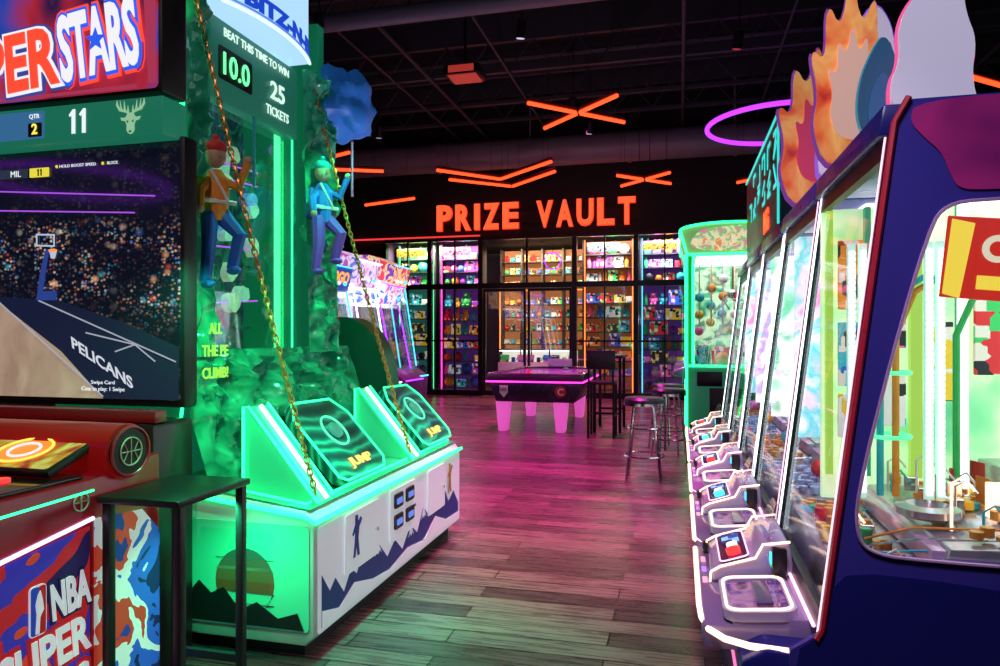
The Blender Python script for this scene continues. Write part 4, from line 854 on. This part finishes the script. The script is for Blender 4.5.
for k,(z,n) in enumerate(((2.50,5),(2.32,6))):
    for j in range(n):
        yy=4.5+j*.3
        for q in range(3):
            a=(random.choice([-.07,.07]),random.choice([-.07,0,.07])); b_=(random.choice([-.07,.07]),random.choice([-.07,.07]))
            if a==b_: b_=(-a[0],a[1])
            ms.add('glyph_stroke',onmx((.554,yy,z),shape([sline(a,b_,.013)],.004)),glow('tealg',(.03,.55,.5),1.4))
ms.add('lettering',onmx((.554,4.95,2.11),text('NG',h=.15,depth=.004,bold=.04)),nORG)
ms.add('sign_edge',tube([(.555,4.36,2.0),(.555,4.36,2.65),(.555,6.39,2.65)],.007,6),glow('tealg'))

# ================================================================ GREEN FRAMED CRANE
gm=T('crane_game_machine','tall crane game with green neon frame and bright glass box','arcade game',(.7,9.5,0))
gm.add('lower_cabinet',rb(.08,1.2,8.95,10.3,0,.95,.02),mat('gml',(.03,.2,.12),.3,0,(.01,.18,.08),.35))  # green light on the lower cabinet is put into its colour and glow
gm.add('coin_door',rb(.35,.85,8.935,8.955,.25,.7,.01),BLK); gm.add('prize_flap',rb(.2,.5,8.93,8.95,.72,.9,.01),BLKM)
for x in (.08,1.14):
    for y in (8.95,10.24): gm.add('corner_post',box(x,x+.06,y,y+.06,.95,2.35),GRN)
gm.add('front_glass',box(.15,1.14,8.965,8.97,.95,2.3),GLASS)
gm.add('side_glass',box(.1,.105,9.02,10.24,.95,2.3),GLASS)
harc=[(.60+.60*math.cos(math.radians(a)),2.64+.09*math.sin(math.radians(a))) for a in range(0,181,12)]
for P in ([(.08,8.94,.05),(.08,8.94,2.35),(.0,8.94,2.64)]+[(x,8.94,z) for x,z in harc[::-1]]+[(1.2,8.94,.05)],[(.07,8.95,.97),(.07,10.3,.97)],[(.07,8.95,2.33),(.07,10.3,2.33)],[(.1,8.94,2.34),(1.18,8.94,2.34)],[(.1,8.94,.97),(1.18,8.94,.97)],[(.0,8.95,2.64),(.0,10.3,2.64)],[(.16,8.94,.97),(.16,8.94,2.33)]): gm.add('neon_trim',tube(P,.014,6),nGREEN)
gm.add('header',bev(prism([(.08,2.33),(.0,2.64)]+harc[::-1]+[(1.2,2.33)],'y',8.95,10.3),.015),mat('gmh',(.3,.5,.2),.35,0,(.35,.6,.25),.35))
gm.add('header_graphic',ony((.64,8.942,2.52),shape([smooth_poly([(-.55,-.14),(-.45,.12),(-.15,.15),(.1,.17),(.3,.14),(.45,.05),(.45,-.14)],2)],.006)),art('hg',[(.8,.3,.1),(.9,.8,.5),(.2,.6,.2),(.9,.2,.4)],9,'noise',.8,interp='CONSTANT'))
gm.add('back_board',box(.2,1.1,10.2,10.22,.95,2.3),art('gmbk',[(.02,.12,.08),(.10,.5,.25),(.6,.9,.55),(.04,.2,.14),(.7,.6,.3)],4,'noise',.75,dist=.8))
gm.add('claw',join(cyl((.65,9.5,2.3),(.65,9.5,1.9),.02,8),ball((.65,9.5,1.88),.06),tube([(.65,9.5,1.88),(.75,9.5,1.8),(.68,9.5,1.68)],.012,6),tube([(.65,9.5,1.88),(.55,9.5,1.8),(.62,9.5,1.68)],.012,6)),CHR)
gm.add('top_light',box(.2,1.1,9.1,10.1,2.3,2.32),glow('toplt'))
for r_ in range(3):
    for q in range(6): gm.add('hanging_prize',join(ball((.25+.15*q,9.9-.2*r_,1.40+.12*(q%3)+.22*r_),.06,12,8),cyl((.25+.15*q,9.9-.2*r_,1.5),(.25+.15*q,9.9-.2*r_,2.3),.005,5)),PL[['pink','yellow','teal','orange','white','red'][(q+r_)%6]])
gm.add('control_shelf',bev(prism([(-.08,.86),(-.08,.9),(.08,.95),(.08,.80)],'y',9.0,10.2),.008),DECK)
random.seed(12)
for k in range(16):
    item([2,3,0][k%3],.28+(k%4)*.23,9.12+(k//4)*.25,.951,'prizes in the crane game',random.uniform(-.4,.4),None,.95)
gm2=clone(gm,(.7,11.1,0),0,'second tall crane game with green neon frame standing beyond')

# ================================================================ AIR HOCKEY
ah=T('air_hockey_table','black air hockey table with pink lit legs and team emblems','air hockey table',(-1.95,10.5,0))
ax0,ax1,ay0,ay1=-2.62,-1.27,9.42,11.7
ah.add('table_body',bev(prism([(ax0+.12,.42),(ax1-.12,.42),(ax1-.02,.70),(ax0+.02,.70)],'y',ay0+.06,ay1-.06),.02),mat('ahb',(.03,.02,.06),.25))
for a in ((ax0,ax1,ay0,ay0+.12),(ax0,ax1,ay1-.12,ay1),(ax0,ax0+.12,ay0+.12,ay1-.12),(ax1-.12,ax1,ay0+.12,ay1-.12)): ah.add('rim',rb(*a,.70,.82,.025),mat('ahrim',(.06,.02,.07),.2))
ah.add('playing_surface',box(ax0+.1,ax1-.1,ay0+.1,ay1-.1,.70,.79),mat('ahs',(.2,.12,.3),.15))
ah.add('light_strip',tube([(ax0,ay0-.004,.705),(ax1,ay0-.004,.705),(ax1+.0,ay1,.705),(ax0,ay1,.705)],.011,6,True),nMAG)
for x in (-2.42,-1.6):
    for y in (ay0+.12,ay1-.3): ah.add('leg',bev(prism([(x-.06,0),(x+.06,0),(x+.10,.43),(x-.10,.43)],'y',y,y+.18),.015),mat('legp',(.9,.4,.75),.3,0,(1,.10,.65),.6))  # pink light on the white legs is put into colour and glow
ah.add('goal_slot',box(-2.15,-1.75,ay0+.04,ay0+.058,.52,.57),BLK)
ah.add('shield_emblem',ony((-2.38,ay0+.045,.57),shape([[(-.06,.08),(.06,.08),(.06,-.02),(0,-.09),(-.06,-.02)]],.006)),WHT)
ah.add('lettering',ony((-2.38,ay0+.04,.59),text('NHL',w=.09,h=.04,depth=.003)),BLK)
ah.add('ring_emblem',ony((-1.58,ay0+.045,.57),shape([circ(0,0,.08)],.006)),RED)
ah.add('ring_emblem',ony((-1.58,ay0+.038,.57),text('C',h=.1,depth=.003,bold=.04)),WHT)
ah.add('scorer',rb(-2.15,-1.75,ay1-.1,ay1-.04,.82,.95,.01),mat('scw',(.6,.6,.7),.3))
for x,y,c in ((-2.1,9.8,'red'),(-1.8,11.3,'green')):
    solo('air_hockey_mallet',lathe([(.05,0),(.055,.01),(.05,.02),(.02,.03),(.018,.06),(.001,.065)],(x,y,.791),20),PL[c],'%s plastic mallet on the air hockey table'%c,'mallet')

# ================================================================ STOOLS
stl=T('bar_stool','chrome bar stool with round black cushioned seat','stool',(-.33,6.72,0),local=True,group='bar stools')
stl.add('seat',lathe([(.001,.70),(.17,.70),(.185,.715),(.185,.745),(.165,.765),(.001,.77)],n=28),mat('seatb',(.02,.018,.02),.35))
stl.add('seat_band',lathe([(.16,.685),(.188,.69),(.188,.715),(.16,.715)],n=28),CHR)
for k in range(4):
    a=math.pi/4+k*math.pi/2; stl.add('leg',cyl((.12*math.cos(a),.12*math.sin(a),.70),(.215*math.cos(a),.215*math.sin(a),0),.013,8),CHR)
for r_,z in ((.155,.48),(.19,.22)): stl.add('foot_ring',tube([(r_*math.cos(a*math.pi/12),r_*math.sin(a*math.pi/12),z) for a in range(24)],.010,6,True),CHR)
clone(stl,(-.12,7.9,0),.3); clone(stl,(-.15,8.6,0),.7)
bt=T('bar_table','tall narrow black bar table','table',(-1.0,10.1,0))
bt.add('table_top',rb(-1.2,-.75,9.7,10.5,1.03,1.07,.008),BLK)
for x in (-1.17,-.82):
    for y in (9.73,10.43): bt.add('leg',box(x,x+.04,y,y+.04,0,1.03),BLKM)
for y in (9.74,10.44): bt.add('foot_rail',box(-1.16,-.8,y,y+.02,.25,.28),BLKM)
ch=T('bar_chair','black metal bar chair with low backrest','chair',(-1.0,9.35,0),rot=math.pi/2,local=True,group='bar chairs')
ch.add('seat',rb(-.19,.19,-.19,.19,.70,.74,.015),BLK)
for x in (-.18,.15):
    for y in (-.18,.15): ch.add('leg',box(x,x+.03,y,y+.03,0,.70),BLKM)
ch.add('backrest',rb(-.19,-.16,-.19,.19,.9,1.15,.01),BLK)
for y in (-.17,.145): ch.add('back_post',box(-.19,-.165,y,y+.025,.74,.9),BLKM)
for y in (-.18,.16): ch.add('foot_rail',box(-.17,.17,y,y+.02,.28,.3),BLKM)

# ================================================================ FAR LEFT GAMES
def far(y0,W_,cols_,label,led,mk,x0=-3.76,h=1.9,tp=.45):
    t=T('ticket_game_machine',label,'arcade game',(x0-.7,y0+W_/2,0),group='row of lit ticket games')
    y1=y0+W_
    t.add('lower_cabinet',bev(prism([(x0-1.3,0),(x0,0),(x0+.04,.7),(x0-.18,.85),(x0-1.3,.85)],'y',y0+.02,y1-.02),.015),mat('gmb',(.07,.02,.12),.3))
    t.add('cabinet_graphic',onx((x0+.006,0,0),shape([rrect(y0+.1,y1-.1,.12,.5,.03,3)],.004)),art('cgr',[(.02,.03,.2),(.05,.3,.7),(.6,.1,.4),(.02,.02,.1)],7,'noise',.5,interp='CONSTANT'))
    t.add('ledge_light',tube([(x0+.04,y0+.03,.7),(x0+.04,y1-.03,.7)],.012,6),led)
    t.add('front_glass',prism([(x0-.20,.85),(x0-.18,.85),(x0-.38,h-.05),(x0-.40,h-.05)],'y',y0+.06,y1-.06),GLASS)
    for ya in (y0+.02,y1-.05): 
        t.add('side_frame',prism([(x0-1.3,.85),(x0-.9,.85),(x0-1.0,h),(x0-1.3,h)],'y',ya,ya+.03),MC['gmb'])
        t.add('side_glass',prism([(x0-.9,.85),(x0-.18,.85),(x0-.38,h),(x0-1.0,h)],'y',ya+.01,ya+.015),GLASS)
        t.add('neon_trim',tube([(x0-.16,ya+.015,.85),(x0-.36,ya+.015,h)],.012,6),led)
    t.add('back_board',box(x0-1.15,x0-1.10,y0+.05,y1-.05,.85,h),cols_)
    t.add('marquee',bev(prism([(x0-1.3,h),(x0-.34,h),(x0-.26,h+tp*.65),(x0-.7,h+tp),(x0-1.3,h+tp)],'y',y0+.02,y1-.02),.02),mk)
    t.add('marquee_light',tube([(x0-.25,y0+.03,h+tp*.65),(x0-.25,y1-.03,h+tp*.65)],.010,6),led)
    t.add('top_light',box(x0-.9,x0-.5,y0+.1,y1-.1,h-.02,h),glow('toplt'))
    t.add('prize_drum',cyl((x0-.7,y0+.15,1.1),(x0-.7,y1-.15,1.1),.14,18),IM['yellow'])
    for q in range(3): t.add('prize_ball',ball((x0-.6+.05*q,y0+.18+.17*q,1.36+.1*(q%2)),.06,14,10),[PL['red'],PL['teal'],PL['purple']][q])
    for q in range(4): t.add('marquee_bulb',ball((x0-.25,y0+.12+q*(W_-.24)/3,h+.08),.025,10,8),[nWHT,nPINK,nCYAN,nWARM][q])
    return t
f1=far(6.6,.74,PNK,'narrow ticket game with slanted glass and pink light strips',nPINK,art('mkr',[(.3,.03,.3),(.05,.1,.5),(.8,.3,.5)],6,'noise',.8,interp='CONSTANT'))
f2=far(7.45,.74,MINT,'ticket game with slanted glass and blue marquee reading logo',nCYAN,mat('mkb',(.02,.05,.3),.3,0,(.02,.10,.6),.5))
f2.add('lettering',xf(text('LOGO',w=.5,h=.15,bold=.04),FR((-4.04,7.82,2.06),(0,1,0),(.08,0,.3))),glow('lgo',(1,.35,.06),1.5))
f3=far(8.3,.74,GWA,'pink ticket game with slanted glass and white light strips',nWHT,art('mkp',[(.5,.1,.4),(.9,.7,.9),(.2,.2,.7)],6,'noise',.9,interp='CONSTANT'),h=2.0,tp=.5)
f4=far(9.15,.74,PNK,'tall ticket game with violet light strips and patterned marquee',nPUR,art('mkq',[(.05,.2,.9),(.9,.9,1),(.8,.1,.4)],6,'noise',.9,interp='CONSTANT'),h=1.8,tp=.4)
f5=far(10.0,.74,MINT,'ticket game with cyan light strips and red marquee',nCYAN,art('mks',[(.7,.05,.1),(.9,.6,.3),(.2,.05,.4)],6,'noise',.9,interp='CONSTANT'),x0=-4.0,h=2.1,tp=.5)
star=[((.16 if i%2==0 else .08)*math.sin(i*math.pi/6),(.16 if i%2==0 else .08)*math.cos(i*math.pi/6)) for i in range(12)]
for f,y,z in ((f1,6.97,2.5),(f3,8.67,2.64)): f.add('star_topper',onx((-4.50,y,z),shape([star],.03)),glow('starp',(.9,.4,.7),.9))
# ================================================================ LIGHTS
def spot(x,y,z,tx,ty,tz,col,p,ang=80,r=.06):  # unseen spots added as fill light
    l=bpy.data.lights.new('spot','SPOT'); l.energy=p; l.color=col; l.spot_size=math.radians(ang); l.spot_blend=.8; l.shadow_soft_size=r
    o=bpy.data.objects.new('fill_spot',l); COL.objects.link(o); o.location=(x,y,z)
    d=Vector((tx-x,ty-y,tz-z)); o.rotation_euler=d.to_track_quat('-Z','Y').to_euler()
def area(x,y,z,tx,ty,tz,col,p,sx,sy=None):
    l=bpy.data.lights.new('area','AREA'); l.energy=p; l.color=col; l.size=sx
    if sy: l.shape='RECTANGLE'; l.size_y=sy
    o=bpy.data.objects.new('fill_area',l); COL.objects.link(o); o.location=(x,y,z)
    d=Vector((tx-x,ty-y,tz-z)); o.rotation_euler=d.to_track_quat('-Z','Y').to_euler()
MG=(1,.02,.58)
spot(-2.3,8.8,5.1,-1.8,9.0,0,MG,1700,70); spot(-1.3,6.6,5.1,-1.35,6.0,0,MG,2300,42); spot(-1.7,12.6,5.1,-2.2,12.4,0,MG,1500,85)
spot(-.5,4.4,5.1,-.80,4.7,0,(1,.03,.55),1300,38)
spot(-.2,2.6,5.1,-.3,3.4,0,(1,.28,.52),330,52)
spot(-.3,6.0,5.1,-.2,6.4,0,(.75,.3,.85),220,50)
spot(.5,-.4,3.6,-1.46,3.6,.4,(.85,.92,1),85,30,.05); spot(-1.0,-.8,4.6,-2.4,2.4,1.0,(1,.75,.8),150,62)  # white fill added to brighten the machine fronts
spot(-.6,.2,4.8,1.4,2.6,1.2,(.65,.6,1),300,62)
spot(-.2,.6,3.2,.25,3.2,.5,(1,.75,.85),75,45)
spot(-1.75,2.30,1.7,-2.1,2.7,.3,(.03,1,.35),50,130,.02)
spot(-1.35,3.3,2.9,-2.15,3.6,1.0,(.03,1,.4),140,85,.02)
spot(-1.42,3.0,1.9,-1.08,2.75,0,(.01,1,.55),300,66,.02)  # added spot throws the teal spill onto the floor
spot(-1.7,2.3,.72,-1.6,2.35,0,(.03,1,.4),20,150,.01)
spot(-1.42,4.0,1.5,-1.15,3.9,0,(.02,1,.5),80,90,.01)
for x,c in ((-5.9,(.7,1,.5)),(-4.9,(1,.5,.6)),(-1.5,(1,.75,.5)),(-.3,(.7,.7,1))): area(x,15.25,3.4,x,15.8,1.3,c,100,.9,.15)  # unseen lamps added to brighten the window shelves
area(-3.3,16.0,3.4,-3.3,16.8,1.5,(1,.7,.4),130,1.8,.2)
spot(-1.5,4,1.9,-1.5,8,6.1,(.5,.5,.8),50,150,0)  # upward fill added in mid-air to lift the dark ceiling
spot(-2,9,2.9,-2,12,6.1,(.6,.35,.5),55,150,0)
w=bpy.data.worlds.new('w'); sc.world=w; w.use_nodes=True; w.node_tree.nodes['Background'].inputs[0].default_value=(.01,.01,.02,1)

# ================================================================ CAMERA
cd=bpy.data.cameras.new('cam'); co=bpy.data.objects.new('camera',cd); COL.objects.link(co)
co.location=(0,0,1.35); co.rotation_euler=(math.radians(90),0,math.radians(14.42)); cd.lens=25.2; cd.sensor_width=36; cd.shift_y=.002; cd.clip_end=60; cd.clip_start=.05
sc.camera=co
